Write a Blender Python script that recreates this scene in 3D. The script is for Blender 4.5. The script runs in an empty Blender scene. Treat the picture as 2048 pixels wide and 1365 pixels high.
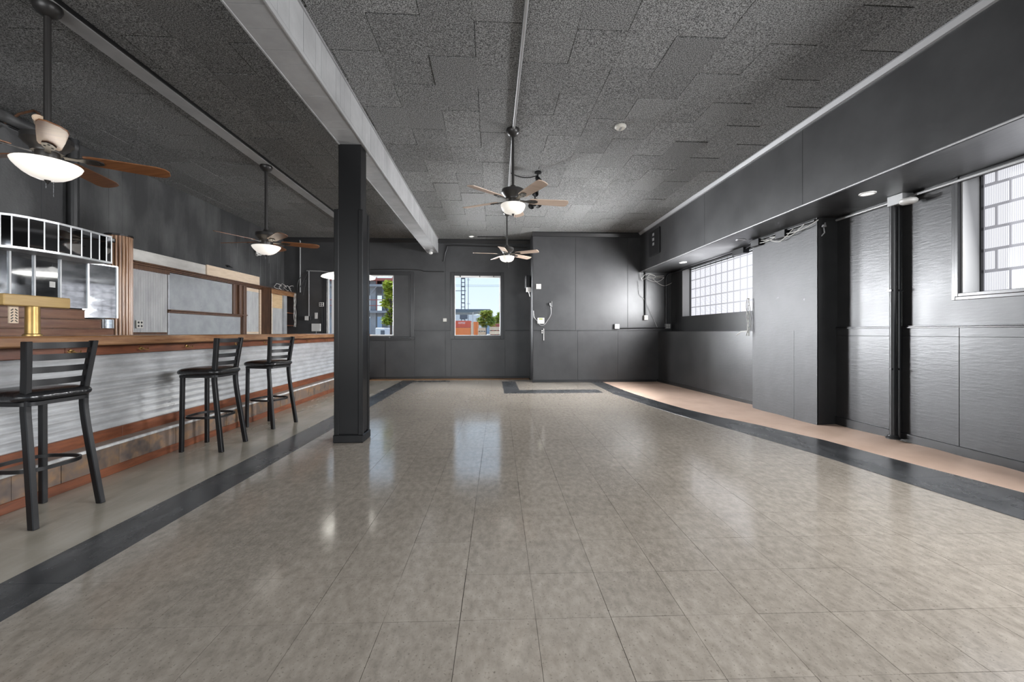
import bpy, bmesh, math, random
from mathutils import Vector, Matrix

R = random.Random(11)
SC = bpy.context.scene
COL = SC.collection
PI = math.pi

# ------------------------------------------------------------------ camera
F, H, HZ = 812.0, 1.15, 665.0            # focal length (px of a 2048 wide frame), eye height, horizon row
TH = math.atan(39 / F)                   # the camera looks 2.75 degrees to the right of the room's axis
cam = bpy.data.cameras.new('camera')
co = bpy.data.objects.new('camera', cam)
COL.objects.link(co)
co.location = (0, 0, H)
co.rotation_euler = (PI / 2, 0, -TH)
cam.sensor_width = 36
cam.lens = F / 2048 * 36
cam.shift_y = -(682.5 - HZ) / 2048
cam.clip_start = 0.05
cam.clip_end = 2000
SC.camera = co

# ------------------------------------------------------------------ world, sun, daylight, exposure
SC.view_settings.view_transform = 'Standard'
SC.view_settings.look = 'None'
SC.view_settings.gamma = 1
SC.view_settings.use_curve_mapping = False
SC.view_settings.exposure = 0.0
SC.cycles.use_denoising = True
SC.cycles.max_bounces = 7
SC.cycles.diffuse_bounces = 4
SC.cycles.glossy_bounces = 4
SC.cycles.transparent_max_bounces = 12
SC.cycles.sample_clamp_indirect = 6
SC.cycles.caustics_reflective = False
SC.cycles.caustics_refractive = False

w = bpy.data.worlds.new('sky')
SC.world = w
w.use_nodes = True
nt = w.node_tree
bg = nt.nodes['Background']
tc = nt.nodes.new('ShaderNodeTexCoord')
sp = nt.nodes.new('ShaderNodeSeparateXYZ')
rp = nt.nodes.new('ShaderNodeValToRGB')
nt.links.new(tc.outputs['Generated'], sp.inputs[0])
nt.links.new(sp.outputs['Z'], rp.inputs[0])
nt.links.new(rp.outputs[0], bg.inputs[0])
e = rp.color_ramp.elements
e[0].position = 0.0
e[0].color = (0.84, 0.92, 1.0, 1)
e[1].position = 0.7
e[1].color = (0.28, 0.52, 0.95, 1)
m_ = e.new(0.16)
m_.color = (0.7, 0.86, 1.0, 1)
bg.inputs[1].default_value = 1.15


def lamp(name, kind, loc, rot, energy, size=None, color=(1, 1, 1)):
    d = bpy.data.lights.new(name, kind)
    d.energy = energy
    d.color = color
    if kind == 'AREA':
        d.shape = 'RECTANGLE'
        d.size, d.size_y = size
    elif kind == 'SUN':
        d.angle = size
    o = bpy.data.objects.new(name, d)
    COL.objects.link(o)
    o.location = loc
    o.rotation_euler = rot
    return o


# sun high over the back of the building: it only grazes in through the back windows
sd = Vector((0.29, -0.17, -1.0)).normalized()
lamp('sun', 'SUN', (0, 20, 20), sd.to_track_quat('-Z', 'Y').to_euler(), 5.0, 0.01, (1, 0.95, 0.86))
# fill lamp added behind the camera, and daylight through the long glass-block window beside it
lamp('fill_front', 'AREA', (-2.8, -3.05, 1.75), (PI / 2 + 0.24, 0, 0), 270, (4.4, 2.6), (1, 0.985, 0.96))
lamp('daylight_right', 'AREA', (4.3, 1.0, 2.0), (0, PI / 2 - 0.16, 0), 400, (1.0, 3.6), (0.97, 0.98, 1))


def window_light(name, loc, normal, energy, size, spread, color=(0.97, 0.98, 1)):
    o = lamp(name, 'AREA', loc, Vector(normal).to_track_quat('-Z', 'Y').to_euler(), energy, size, color)
    o.data.spread = math.radians(spread)
    return o


# lamps added to boost the daylight of the back windows and the far glass-block window
window_light('daylight_window_1', (-3.3, 10.28, 1.8), (0.87, -0.49, -0.08), 230, (1.2, 1.45), 80)
window_light('daylight_window_2', (-0.4, 10.28, 1.8), (0.79, -0.61, -0.08), 115, (0.9, 1.45), 80)
window_light('daylight_window_3', (4.3, 7.5, 2.0), (-1, 0.28, 0.04), 480, (2.5, 0.95), 125)

# ------------------------------------------------------------------ pixel helpers: the point of a real plane seen at a pixel


def ray(px, py):
    u = (px - 1024) / F
    return Vector((math.sin(TH) + u * math.cos(TH), math.cos(TH) - u * math.sin(TH), (HZ - py) / F))


def PX(px, py, X):
    d = ray(px, py)
    t = X / d.x
    return Vector((X, t * d.y, H + t * d.z))


def PY(px, py, Y):
    d = ray(px, py)
    t = Y / d.y
    return Vector((t * d.x, Y, H + t * d.z))


def PZ(px, py, Z=0.0):
    d = ray(px, py)
    t = (Z - H) / d.z
    return Vector((t * d.x, t * d.y, Z))


# ------------------------------------------------------------------ mesh builder
class MB:
    def __init__(s):
        s.v, s.f = [], []

    def add(s, vs, fs):
        n = len(s.v)
        s.v += [tuple(p) for p in vs]
        s.f += [tuple(i + n for i in f) for f in fs]
        return s

    def box(s, x0, x1, y0, y1, z0, z1, M=None):
        vs = [Vector((x, y, z)) for x in (x0, x1) for y in (y0, y1) for z in (z0, z1)]
        if M is not None:
            vs = [M @ p for p in vs]
        return s.add(vs, [(0, 1, 3, 2), (4, 6, 7, 5), (0, 4, 5, 1), (2, 3, 7, 6), (0, 2, 6, 4), (1, 5, 7, 3)])

    def loft(s, rings, caps=True, loop=False):
        n = len(rings[0])
        vs = [p for r in rings for p in r]
        fs = []
        m = len(rings)
        for i in range(m if loop else m - 1):
            j = (i + 1) % m
            for k in range(n):
                l = (k + 1) % n
                fs.append((i * n + k, i * n + l, j * n + l, j * n + k))
        if caps and not loop:
            fs.append(tuple(range(n))[::-1])
            fs.append(tuple((m - 1) * n + k for k in range(n)))
        return s.add(vs, fs)

    def tube(s, pts, r, n=8, loop=False):
        pts = [Vector(p) for p in pts]
        rings = []
        m = len(pts)
        up = None
        for i, p in enumerate(pts):
            a = pts[(i - 1) % m] if (loop or i > 0) else p
            b = pts[(i + 1) % m] if (loop or i < m - 1) else p
            t = (b - a).normalized()
            if up is None:
                up = Vector((0, 0, 1)) if abs(t.z) < 0.9 else Vector((1, 0, 0))
            x = up.cross(t)
            if x.length < 1e-4:
                x = Vector((1, 0, 0)).cross(t)
            x.normalize()
            y = t.cross(x)
            up = y
            rr = r[i] if isinstance(r, (list, tuple)) else r
            rings.append([p + x * rr * math.cos(2 * PI * k / n) + y * rr * math.sin(2 * PI * k / n) for k in range(n)])
        return s.loft(rings, True, loop)

    def wire(s, pts, r, n=6, k=6):
        pts = [Vector(p) for p in pts]
        out = []
        for i in range(len(pts) - 1):
            p0, p1, p2, p3 = pts[max(0, i - 1)], pts[i], pts[i + 1], pts[min(len(pts) - 1, i + 2)]
            for j in range(k):
                t = j / k
                out.append(0.5 * (2 * p1 + (p2 - p0) * t + (2 * p0 - 5 * p1 + 4 * p2 - p3) * t * t + (3 * p1 - p0 - 3 * p2 + p3) * t ** 3))
        out.append(pts[-1])
        return s.tube(out, r, n)

    def lathe(s, prof, n=24, c=(0, 0, 0), M=None):
        c = Vector(c)
        rings = [[c + Vector((max(r, 1e-4) * math.cos(2 * PI * k / n), max(r, 1e-4) * math.sin(2 * PI * k / n), z)) for k in range(n)] for r, z in prof]
        if M is not None:
            rings = [[M @ p for p in q] for q in rings]
        return s.loft(rings)

    def prism(s, poly, axis, a, b):
        """poly: 2D points; extruded along axis (0,1,2) from a to b"""
        def P(q, t):
            if axis == 0:
                return Vector((t, q[0], q[1]))
            if axis == 1:
                return Vector((q[0], t, q[1]))
            return Vector((q[0], q[1], t))
        return s.loft([[P(q, a) for q in poly], [P(q, b) for q in poly]])

    def mesh(s, name, mat, smooth=False, bevel=0, seg=1):
        me = bpy.data.meshes.new(name)
        me.from_pydata(s.v, [], s.f)
        bm = bmesh.new()
        bm.from_mesh(me)
        bmesh.ops.recalc_face_normals(bm, faces=bm.faces)
        if bevel:
            bmesh.ops.bevel(bm, geom=list(bm.edges), offset=bevel, segments=seg, affect='EDGES', profile=0.5)
        bm.to_mesh(me)
        bm.free()
        if mat is not None:
            for q in (mat if isinstance(mat, list) else [mat]):
                me.materials.append(q)
        if smooth:
            me.polygons.foreach_set('use_smooth', [True] * len(me.polygons))
            me.set_sharp_from_angle(angle=math.radians(38))
        return me

    def build(s, name, mat, parent=None, smooth=False, bevel=0, seg=1, loc=None):
        return link(name, s.mesh(name, mat, smooth, bevel, seg), parent, loc)


def link(name, me, parent=None, loc=None, rot=None):
    o = bpy.data.objects.new(name, me)
    COL.objects.link(o)
    o.parent = parent
    if loc is not None:
        o.location = loc
    if rot is not None:
        o.rotation_euler = rot
    return o


def tag(o, label, cat, group=None):
    o['label'] = label
    o['category'] = cat
    o['kind'] = 'thing'
    if group:
        o['group'] = group
    return o


def thing(name, label, cat, loc=(0, 0, 0), rz=0, group=None):
    o = link(name, None, None, loc, (0, 0, rz))
    o.empty_display_size = 0.1
    return tag(o, label, cat, group)


def struct(o):
    o['kind'] = 'structure'
    return o


def stuff(o):
    o['kind'] = 'stuff'
    return o


def box(x0, x1, y0, y1, z0, z1):
    return MB().box(x0, x1, y0, y1, z0, z1)


def copy_tree(o, parent=None):
    kids = [c for c in o.children]
    c = o.copy()
    COL.objects.link(c)
    c.parent = parent
    for k in kids:
        copy_tree(k, c)
    return c


def arc_pts(p, q, sag, n=8):
    p, q = Vector(p), Vector(q)
    return [p.lerp(q, i / n) + Vector((0, 0, -sag * 4 * (i / n) * (1 - i / n))) for i in range(n + 1)]


# ------------------------------------------------------------------ materials
def M(name, col, rough=0.5, metal=0.0, col2=None, nscale=6.0, stretch=(1, 1, 1), lo=0.35, hi=0.65, bump=0.0, bscale=60.0,
      bstretch=None, spec=0.5, rvar=0.0, emit=0.0, ecol=None, pos=True, col3=None, n3=40.0, lo3=0.62, hi3=0.7, rand=0.0, bdist=0.01, coat=0.0):
    m = bpy.data.materials.new(name)
    m.use_nodes = True
    t = m.node_tree
    p = t.nodes['Principled BSDF']
    p.inputs['Base Color'].default_value = (*col, 1)
    p.inputs['Roughness'].default_value = rough
    p.inputs['Metallic'].default_value = metal
    p.inputs['Specular IOR Level'].default_value = spec
    if coat:
        p.inputs['Coat Weight'].default_value = coat
        p.inputs['Coat Roughness'].default_value = 0.12
    N, L = t.nodes.new, t.links.new
    if pos:
        g = N('ShaderNodeNewGeometry').outputs['Position']
    else:
        g = N('ShaderNodeTexCoord').outputs['Object']

    def noise(sc, st, detail=5, rough_=0.6):
        mp = N('ShaderNodeMapping')
        mp.inputs['Scale'].default_value = st
        L(g, mp.inputs[0])
        n = N('ShaderNodeTexNoise')
        n.inputs['Scale'].default_value = sc
        n.inputs['Detail'].default_value = detail
        n.inputs['Roughness'].default_value = rough_
        L(mp.outputs[0], n.inputs['Vector'])
        return n.outputs['Fac']

    def ramp(fac, a, b):
        r = N('ShaderNodeMapRange')
        r.inputs['From Min'].default_value = a
        r.inputs['From Max'].default_value = b
        L(fac, r.inputs['Value'])
        return r.outputs[0]

    def mix(fac, a, b):
        x = N('ShaderNodeMix')
        x.data_type = 'RGBA'
        L(fac, x.inputs['Factor'])
        for s_, q in ((x.inputs[6], a), (x.inputs[7], b)):
            if isinstance(q, tuple):
                s_.default_value = (*q, 1)
            else:
                L(q, s_)
        return x.outputs[2]
    cur = None
    if col2:
        cur = mix(ramp(noise(nscale, stretch), lo, hi), col, col2)
    if col3:
        cur = mix(ramp(noise(n3, (1, 1, 1), 2), lo3, hi3), cur if cur is not None else col, col3)
    if rand:
        oi = N('ShaderNodeObjectInfo')
        hs = N('ShaderNodeHueSaturation')
        r = N('ShaderNodeMapRange')
        r.inputs['To Min'].default_value = 1 - rand
        r.inputs['To Max'].default_value = 1 + rand
        L(oi.outputs['Random'], r.inputs['Value'])
        L(r.outputs[0], hs.inputs['Value'])
        if cur is not None:
            L(cur, hs.inputs['Color'])
        else:
            hs.inputs['Color'].default_value = (*col, 1)
        cur = hs.outputs[0]
    if cur is not None:
        L(cur, p.inputs['Base Color'])
    if rvar:
        r = N('ShaderNodeMapRange')
        r.inputs['From Min'].default_value = 0.3
        r.inputs['From Max'].default_value = 0.7
        r.inputs['To Min'].default_value = max(0.02, rough - rvar)
        r.inputs['To Max'].default_value = rough + rvar
        L(noise(3.0, stretch, 6), r.inputs['Value'])
        L(r.outputs[0], p.inputs['Roughness'])
    if bump:
        b = N('ShaderNodeBump')
        b.inputs['Strength'].default_value = bump
        b.inputs['Distance'].default_value = bdist
        L(noise(bscale, bstretch or (1, 1, 1), 4), b.inputs['Height'])
        L(b.outputs[0], p.inputs['Normal'])
    if emit:
        p.inputs['Emission Color'].default_value = (*(ecol or col), 1)
        p.inputs['Emission Strength'].default_value = emit
    return m


def glass(name, tint=(0.97, 0.985, 1.0)):
    m = bpy.data.materials.new(name)
    m.use_nodes = True
    t = m.node_tree
    t.nodes.clear()
    o = t.nodes.new('ShaderNodeOutputMaterial')
    mx = t.nodes.new('ShaderNodeMixShader')
    fr = t.nodes.new('ShaderNodeFresnel')
    fr.inputs[0].default_value = 1.08
    a = t.nodes.new('ShaderNodeBsdfTransparent')
    a.inputs[0].default_value = (*tint, 1)
    b = t.nodes.new('ShaderNodeBsdfGlossy')
    b.inputs['Roughness'].default_value = 0.02
    t.links.new(fr.outputs[0], mx.inputs[0])
    t.links.new(a.outputs[0], mx.inputs[1])
    t.links.new(b.outputs[0], mx.inputs[2])
    t.links.new(mx.outputs[0], o.inputs[0])
    return m


def glass_block_mat(name, scale, rot, strength):
    """a lit glass-block window: ribbed glass with the daylight put in as emission"""
    m = bpy.data.materials.new(name)
    m.use_nodes = True
    t = m.node_tree
    p = t.nodes['Principled BSDF']
    p.inputs['Base Color'].default_value = (0.25, 0.25, 0.27, 1)
    p.inputs['Roughness'].default_value = 0.18
    g = t.nodes.new('ShaderNodeNewGeometry')
    wv = t.nodes.new('ShaderNodeTexWave')
    wv.wave_type = 'BANDS'
    wv.bands_direction = rot
    wv.inputs['Scale'].default_value = scale
    wv.inputs['Distortion'].default_value = 0.4
    wv.inputs['Detail'].default_value = 1
    t.links.new(g.outputs['Position'], wv.inputs['Vector'])
    r = t.nodes.new('ShaderNodeValToRGB')
    r.color_ramp.elements[0].color = (0.42, 0.43, 0.47, 1)
    r.color_ramp.elements[1].color = (0.93, 0.94, 1.0, 1)
    r.color_ramp.elements[0].position = 0.1
    r.color_ramp.elements[1].position = 0.55
    t.links.new(wv.outputs['Fac'], r.inputs[0])
    t.links.new(r.outputs[0], p.inputs['Emission Color'])
    p.inputs['Emission Strength'].default_value = strength  # daylight is put in as the blocks' own glow
    return m


m_tile = M('vinyl_tile', (0.385, 0.342, 0.288), 0.13, spec=0.95, col2=(0.255, 0.222, 0.184), nscale=26, stretch=(1, 0.55, 1), lo=0.3, hi=0.7,
           col3=(0.17, 0.145, 0.118), n3=95, lo3=0.6, hi3=0.74, rand=0.045, rvar=0.05, bump=0.05, bscale=30, bdist=0.004)
def add_scuffs(m):
    t = m.node_tree
    p = t.nodes['Principled BSDF']
    src = p.inputs['Base Color'].links[0].from_socket
    g = t.nodes.new('ShaderNodeNewGeometry')
    mp = t.nodes.new('ShaderNodeMapping')
    mp.inputs['Scale'].default_value = (1.3, 0.9, 1)
    mp.inputs['Location'].default_value = (0.35, 0.8, 0)
    n1 = t.nodes.new('ShaderNodeTexNoise')
    n1.inputs['Scale'].default_value = 0.9
    n1.inputs['Detail'].default_value = 3
    n2 = t.nodes.new('ShaderNodeTexNoise')
    n2.inputs['Scale'].default_value = 70
    n2.inputs['Detail'].default_value = 6
    t.links.new(g.outputs['Position'], mp.inputs[0])
    t.links.new(mp.outputs[0], n1.inputs['Vector'])
    t.links.new(mp.outputs[0], n2.inputs['Vector'])
    r1 = t.nodes.new('ShaderNodeMapRange')
    r1.inputs['From Min'].default_value = 0.5
    r1.inputs['From Max'].default_value = 0.75
    r1.inputs['To Max'].default_value = 0.55
    r2 = t.nodes.new('ShaderNodeMapRange')
    r2.inputs['From Min'].default_value = 0.38
    r2.inputs['From Max'].default_value = 0.7
    t.links.new(n1.outputs['Fac'], r1.inputs['Value'])
    t.links.new(n2.outputs['Fac'], r2.inputs['Value'])
    mu = t.nodes.new('ShaderNodeMath')
    mu.operation = 'MULTIPLY'
    t.links.new(r1.outputs[0], mu.inputs[0])
    t.links.new(r2.outputs[0], mu.inputs[1])
    x = t.nodes.new('ShaderNodeMix')
    x.data_type = 'RGBA'
    x.inputs[7].default_value = (0.09, 0.075, 0.06, 1)
    t.links.new(mu.outputs[0], x.inputs['Factor'])
    t.links.new(src, x.inputs[6])
    t.links.new(x.outputs[2], p.inputs['Base Color'])


add_scuffs(m_tile)
m_tile_plain = M('vinyl_plain', (0.4, 0.365, 0.305), 0.22, col2=(0.31, 0.28, 0.225), nscale=5, stretch=(1, 0.3, 1), rand=0.04, rvar=0.08, bump=0.04, bscale=12, bdist=0.004)
m_tile_dark = M('vinyl_dark', (0.03, 0.032, 0.034), 0.26, col2=(0.075, 0.077, 0.08), nscale=7, stretch=(1, 0.4, 1), col3=(0.3, 0.3, 0.3), n3=90, lo3=0.7, hi3=0.76,
                rand=0.08, rvar=0.05, bump=0.03, bscale=18, bdist=0.003)
m_grout = M('joint_dirt', (0.03, 0.026, 0.022), 0.9)
m_pink = M('bare_floor', (0.78, 0.57, 0.45), 0.5, col2=(0.68, 0.48, 0.365), nscale=3, bump=0.1, bscale=30)
m_woodfloor = M('bare_wood_floor', (0.33, 0.19, 0.09), 0.4, col2=(0.2, 0.1, 0.045), nscale=6, stretch=(1, 9, 1))
m_ceil = M('acoustic_board', (0.05, 0.05, 0.05), 0.75, col2=(0.5, 0.497, 0.488), nscale=125, lo=0.4, hi=0.68, bump=0.9, bscale=140, bdist=0.02, rand=0.12, spec=0.3)  # pale speckle puts light caught on the grain into the colour
m_ceil_base = M('ceiling_void', (0.01, 0.01, 0.01), 0.9)
m_black = M('black_wall_paint', (0.028, 0.028, 0.029), 0.34, col2=(0.042, 0.042, 0.043), nscale=2.2, rvar=0.03, bump=0.08, bscale=26, bdist=0.008)
m_black_gloss = M('black_gloss_paint', (0.02, 0.02, 0.021), 0.37, col2=(0.03, 0.03, 0.031), nscale=3, rvar=0.03, bump=0.13, bscale=24, bstretch=(1, 0.35, 2), bdist=0.01)
m_black_old = M('scuffed_black_wall', (0.035, 0.035, 0.036), 0.45, col2=(0.11, 0.11, 0.11), nscale=2.4, stretch=(1, 1, 0.4), lo=0.45, hi=0.8,
                col3=(0.3, 0.3, 0.3), n3=30, lo3=0.76, hi3=0.85, rvar=0.1, bump=0.2, bscale=40)
m_black_satin = M('black_satin_paint', (0.008, 0.008, 0.0085), 0.34, spec=0.16)
m_pier = M('black_eggshell_paint', (0.022, 0.022, 0.023), 0.5, col2=(0.034, 0.034, 0.035), nscale=3, bump=0.13, bscale=24, bstretch=(1, 0.35, 2), bdist=0.01, col3=(0.12, 0.12, 0.12), n3=9, lo3=0.74, hi3=0.8)
m_black_trim = M('black_trim_paint', (0.018, 0.018, 0.019), 0.28)
m_black_metal = M('black_metal', (0.007, 0.007, 0.0078), 0.38, metal=0.0, spec=0.38, pos=False, bump=0.08, bscale=200)
m_grey_paint = M('grey_gloss_paint', (0.36, 0.36, 0.362), 0.34, col2=(0.29, 0.29, 0.292), nscale=4, rvar=0.06, bump=0.06, bscale=30, rand=0.06)
m_white_paint = M('white_paint', (0.72, 0.72, 0.71), 0.45)
m_offwhite = M('offwhite_plastic', (0.52, 0.51, 0.49), 0.4)
m_ivory = M('ivory_plastic', (0.55, 0.53, 0.48), 0.4)
m_oak = M('bar_top_wood', (0.3, 0.16, 0.075), 0.25, col2=(0.17, 0.075, 0.032), nscale=5, stretch=(8, 0.7, 8), coat=0.3, bump=0.05, bscale=40)
m_redwood = M('red_stained_wood', (0.22, 0.075, 0.035), 0.38, col2=(0.12, 0.04, 0.02), nscale=5, stretch=(6, 0.8, 6), rand=0.08)
m_walnut = M('walnut_wood', (0.13, 0.065, 0.035), 0.35, col2=(0.07, 0.034, 0.02), nscale=6, stretch=(4, 4, 0.6), rand=0.06)
m_shelfwood = M('shelf_wood', (0.2, 0.1, 0.06), 0.22, col2=(0.12, 0.055, 0.035), nscale=5, stretch=(5, 0.6, 5), coat=0.3)
m_flute = M('fluted_wood', (0.42, 0.24, 0.13), 0.3, col2=(0.28, 0.15, 0.085), nscale=5, stretch=(5, 5, 0.5), coat=0.2)
m_ply = M('plywood', (0.58, 0.42, 0.25), 0.55, col2=(0.48, 0.33, 0.18), nscale=4, stretch=(1, 1, 5))
m_pine = M('pine_board', (0.68, 0.55, 0.42), 0.5, col2=(0.58, 0.45, 0.33), nscale=4, stretch=(1, 1, 7))
m_whiteboard = M('primed_board', (0.62, 0.60, 0.57), 0.5, col2=(0.5, 0.48, 0.45), nscale=5, stretch=(1, 0.7, 2))
m_galv = M('galvanized_steel', (0.66, 0.67, 0.68), 0.34, metal=0.35, col2=(0.5, 0.51, 0.52), nscale=9, stretch=(1, 0.5, 1), rvar=0.08, rand=0.05)
m_galv_flat = M('galvanized_sheet', (0.36, 0.37, 0.38), 0.5, metal=0.1, col2=(0.29, 0.3, 0.31), nscale=5, rvar=0.1, bump=0.12, bscale=9, col3=(0.2, 0.2, 0.2), n3=16, lo3=0.72, hi3=0.8)
m_corr_white = M('weathered_white_tin', (0.4, 0.4, 0.395), 0.5, metal=0.0, col2=(0.3, 0.3, 0.3), nscale=8, stretch=(1, 1, 0.3), col3=(0.16, 0.12, 0.1), n3=14, lo3=0.73, hi3=0.8)
m_rust = M('rusted_plate', (0.17, 0.125, 0.1), 0.5, metal=0.1, col2=(0.32, 0.18, 0.08), nscale=9, lo=0.45, hi=0.75, col3=(0.085, 0.07, 0.065), n3=7, lo3=0.5, hi3=0.7, rand=0.2)
m_step_top = M('worn_step_top', (0.33, 0.29, 0.25), 0.5, col2=(0.24, 0.2, 0.17), nscale=6)
m_nosing = M('step_nosing', (0.66, 0.66, 0.65), 0.4, col2=(0.42, 0.42, 0.42), nscale=14)
m_brass = M('brass', (0.4, 0.27, 0.1), 0.38, metal=0.75, col2=(0.32, 0.2, 0.07), nscale=8)
m_goldwood = M('golden_oak', (0.48, 0.33, 0.13), 0.4, col2=(0.4, 0.26, 0.1), nscale=5, stretch=(3, 0.6, 5))
m_bronze = M('oiled_bronze', (0.028, 0.026, 0.025), 0.36, metal=0.3, pos=False)
m_mirror = M('bar_mirror', (0.5, 0.515, 0.53), 0.045, metal=0.95, col2=(0.26, 0.27, 0.29), nscale=5, stretch=(1, 1, 3), lo=0.4, hi=0.7, rvar=0.03)
m_mirror_dark = M('smoked_mirror', (0.16, 0.16, 0.165), 0.04, metal=1.0)
m_mullion = M('aluminium_strip', (0.72, 0.73, 0.74), 0.3, metal=0.7)
m_vinylseat = M('black_vinyl', (0.012, 0.012, 0.013), 0.24, spec=0.55, pos=False, bump=0.25, bscale=14, bdist=0.02)
m_blade_walnut = M('walnut_blade', (0.2, 0.085, 0.035), 0.38, col2=(0.13, 0.05, 0.02), nscale=8, stretch=(0.6, 8, 1), pos=False)
m_blade_maple = M('maple_blade', (0.56, 0.44, 0.36), 0.4, col2=(0.48, 0.36, 0.28), nscale=8, stretch=(0.6, 8, 1), pos=False)
m_bowl_lit = M('lit_frosted_glass', (0.85, 0.82, 0.76), 0.25, emit=0.62, ecol=(1.0, 0.94, 0.86), pos=False)
m_bowl = M('frosted_glass', (0.85, 0.83, 0.78), 0.25, emit=0.45, ecol=(1.0, 0.93, 0.82), pos=False)  # unlit bowls: a weak glow is put into the glass
m_lamp_white = M('white_lamp_face', (0.9, 0.9, 0.88), 0.4, emit=1.0, ecol=(1, 0.97, 0.92))
m_conduit = M('conduit_steel', (0.3, 0.3, 0.3), 0.38, metal=0.3)
m_cable_white = M('white_cable', (0.4, 0.39, 0.37), 0.5)
m_cable_black = M('black_cable', (0.015, 0.015, 0.016), 0.45)
m_crown = M('grey_metal_trim', (0.3, 0.3, 0.305), 0.35, metal=0.2)
m_mortar = M('block_mortar', (0.3, 0.3, 0.32), 0.8, emit=0.25, ecol=(0.9, 0.9, 1))  # glow put into the mortar for daylight around the blocks
m_reveal = M('window_reveal', (0.5, 0.5, 0.5), 0.5)
m_chrome = M('chrome', (0.75, 0.75, 0.76), 0.15, metal=1.0)
m_pane = glass('window_glass')
m_block_far = glass_block_mat('ribbed_glass_block', 14, 'Z', 1.05)
m_block_near = glass_block_mat('prism_glass_block', 26, 'Y', 1.0)

# ------------------------------------------------------------------ the room's measures
ZC = 3.45                 # ceiling
YB = 10.11                # back wall
YBLK = 9.28               # face of the boxed-out room at the back right
XL, XR = -5.05, 4.17      # side walls
XS, ZS = 3.42, 2.535      # soffit: front plane and underside
XP = 3.92                 # face of the boxed-out pier on the right wall

# ---- floor
RG = -0.0148
ca, sa = math.cos(RG), math.sin(RG)


def grid_pt(a, b):
    return (a * ca - b * sa, a * sa + b * ca)


floor = struct(box(-5.3, 4.9, -3.2, 10.3, -0.06, -0.0045).build('floor', m_grout))
T = 0.3035
A0, B0 = -1.975, 1.624
outer_px = [(1208, 766), (1260, 786), (1304, 800), (1366, 818), (1443, 836), (1480, 842), (1590, 868), (1648, 881), (1817, 927), (2048, 986), (2400, 1084)]
inner_px = [(1183, 766), (1228, 789), (1260, 799), (1304, 814), (1362, 832), (1480, 864.6), (1635, 910), (1804, 964), (2048, 1041.5), (2400, 1155)]
outer = [PZ(x, y) for x, y in outer_px]
inner = [PZ(x, y) for x, y in inner_px]


def edge_x(line, Y):
    for p, q in zip(line, line[1:]):
        if q.y <= Y <= p.y:
            t = (Y - p.y) / (q.y - p.y)
            return p.x + t * (q.x - p.x)
    return line[0].x if Y > line[0].y else line[-1].x


tiles = []
for i in range(-4, 20):
    for j in range(-6, 27):
        a, b = A0 + i * T, B0 + j * T
        x, y = grid_pt(a + T / 2, b + T / 2)
        if y > 9.95 or x - T * 0.5 > edge_x(outer, y) or y < -0.3:
            continue
        dark = i == -1
        d = x * math.sin(TH) + y * math.cos(TH)
        px = 1024 + F * (x * math.cos(TH) - y * math.sin(TH)) / d if d > 0.3 else 9e9
        seen = d > 1.2 and -180 < px < 2230
        tiles.append((0 if seen else 1, d, a, b, dark, i < -1))
tiles.sort()
rest = {0: MB(), 1: MB(), 2: MB()}
gap = 0.0009
protos = {}
for q, mm in ((0, m_tile), (1, m_tile_dark), (2, m_tile_plain)):
    g_ = gap if q < 2 else 0.0005
    protos[q] = box(-T / 2 + g_, T / 2 - g_, -T / 2 + g_, T / 2 - g_, -0.0045, 0).mesh('floor_tile', mm)
for n, (_, d, a, b, dark, plain) in enumerate(tiles):
    q = 1 if dark else (2 if plain else 0)
    x, y = grid_pt(a + T / 2 + R.uniform(-0.0006, 0.0006), b + T / 2 + R.uniform(-0.0006, 0.0006))
    if n < 300:
        k_ = 0.15 if q == 2 else 1.0
        o = link('floor_tile', protos[q], floor, (x, y, k_ * R.uniform(-0.0003, 0.0003)), (k_ * R.uniform(-0.0009, 0.0009), k_ * R.uniform(-0.0009, 0.0009), RG))
    else:
        Mx = Matrix.Translation((x, y, 0)) @ Matrix.Rotation(RG, 4, 'Z')
        rest[q].box(-T / 2 + gap, T / 2 - gap, -T / 2 + gap, T / 2 - gap, -0.0045, 0, Mx)
for q, mm in ((0, m_tile), (1, m_tile_dark), (2, m_tile_plain)):
    stuff(rest[q].build('far_floor_tiles', mm, floor))

# dark border that wanders along the right side, in pieces, and the dark inlays before the back wall
cuts = [9.3, 8.3, 7.4, 6.6, 5.9, 5.3, 4.85, 4.4, 3.95, 3.5, 3.05, 2.6, 2.1, 1.5]
for p, q in zip(cuts, cuts[1:]):
    ys = [p - 0.001, (p + q) / 2, q + 0.001]
    mb = MB()
    rings = [[Vector((edge_x(inner, y), y, 0.0)), Vector((edge_x(outer, y), y, 0.0)), Vector((edge_x(outer, y), y, 0.0025)), Vector((edge_x(inner, y), y, 0.0025))] for y in ys]
    mb.loft(rings).build('border_tile', m_tile_dark, floor)


def inlay(x0, x1, y0, y1, n, along='x'):
    for k in range(n):
        if along == 'x':
            a, b = x0 + (x1 - x0) * k / n, x0 + (x1 - x0) * (k + 1) / n
            box(a + .001, b - .001, y0, y1, 0.0, 0.002).build('border_tile', m_tile_dark, floor)
        else:
            a, b = y0 + (y1 - y0) * k / n, y0 + (y1 - y0) * (k + 1) / n
            box(x0, x1, a + .001, b - .001, 0.0, 0.002).build('border_tile', m_tile_dark, floor)


inlay(0.22, 2.1, 7.62, 8.05, 6)
inlay(0.22, 0.53, 8.05, 9.5, 4, 'y')
inlay(-1.85, -1.0, 9.45, 9.72, 3)
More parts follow.
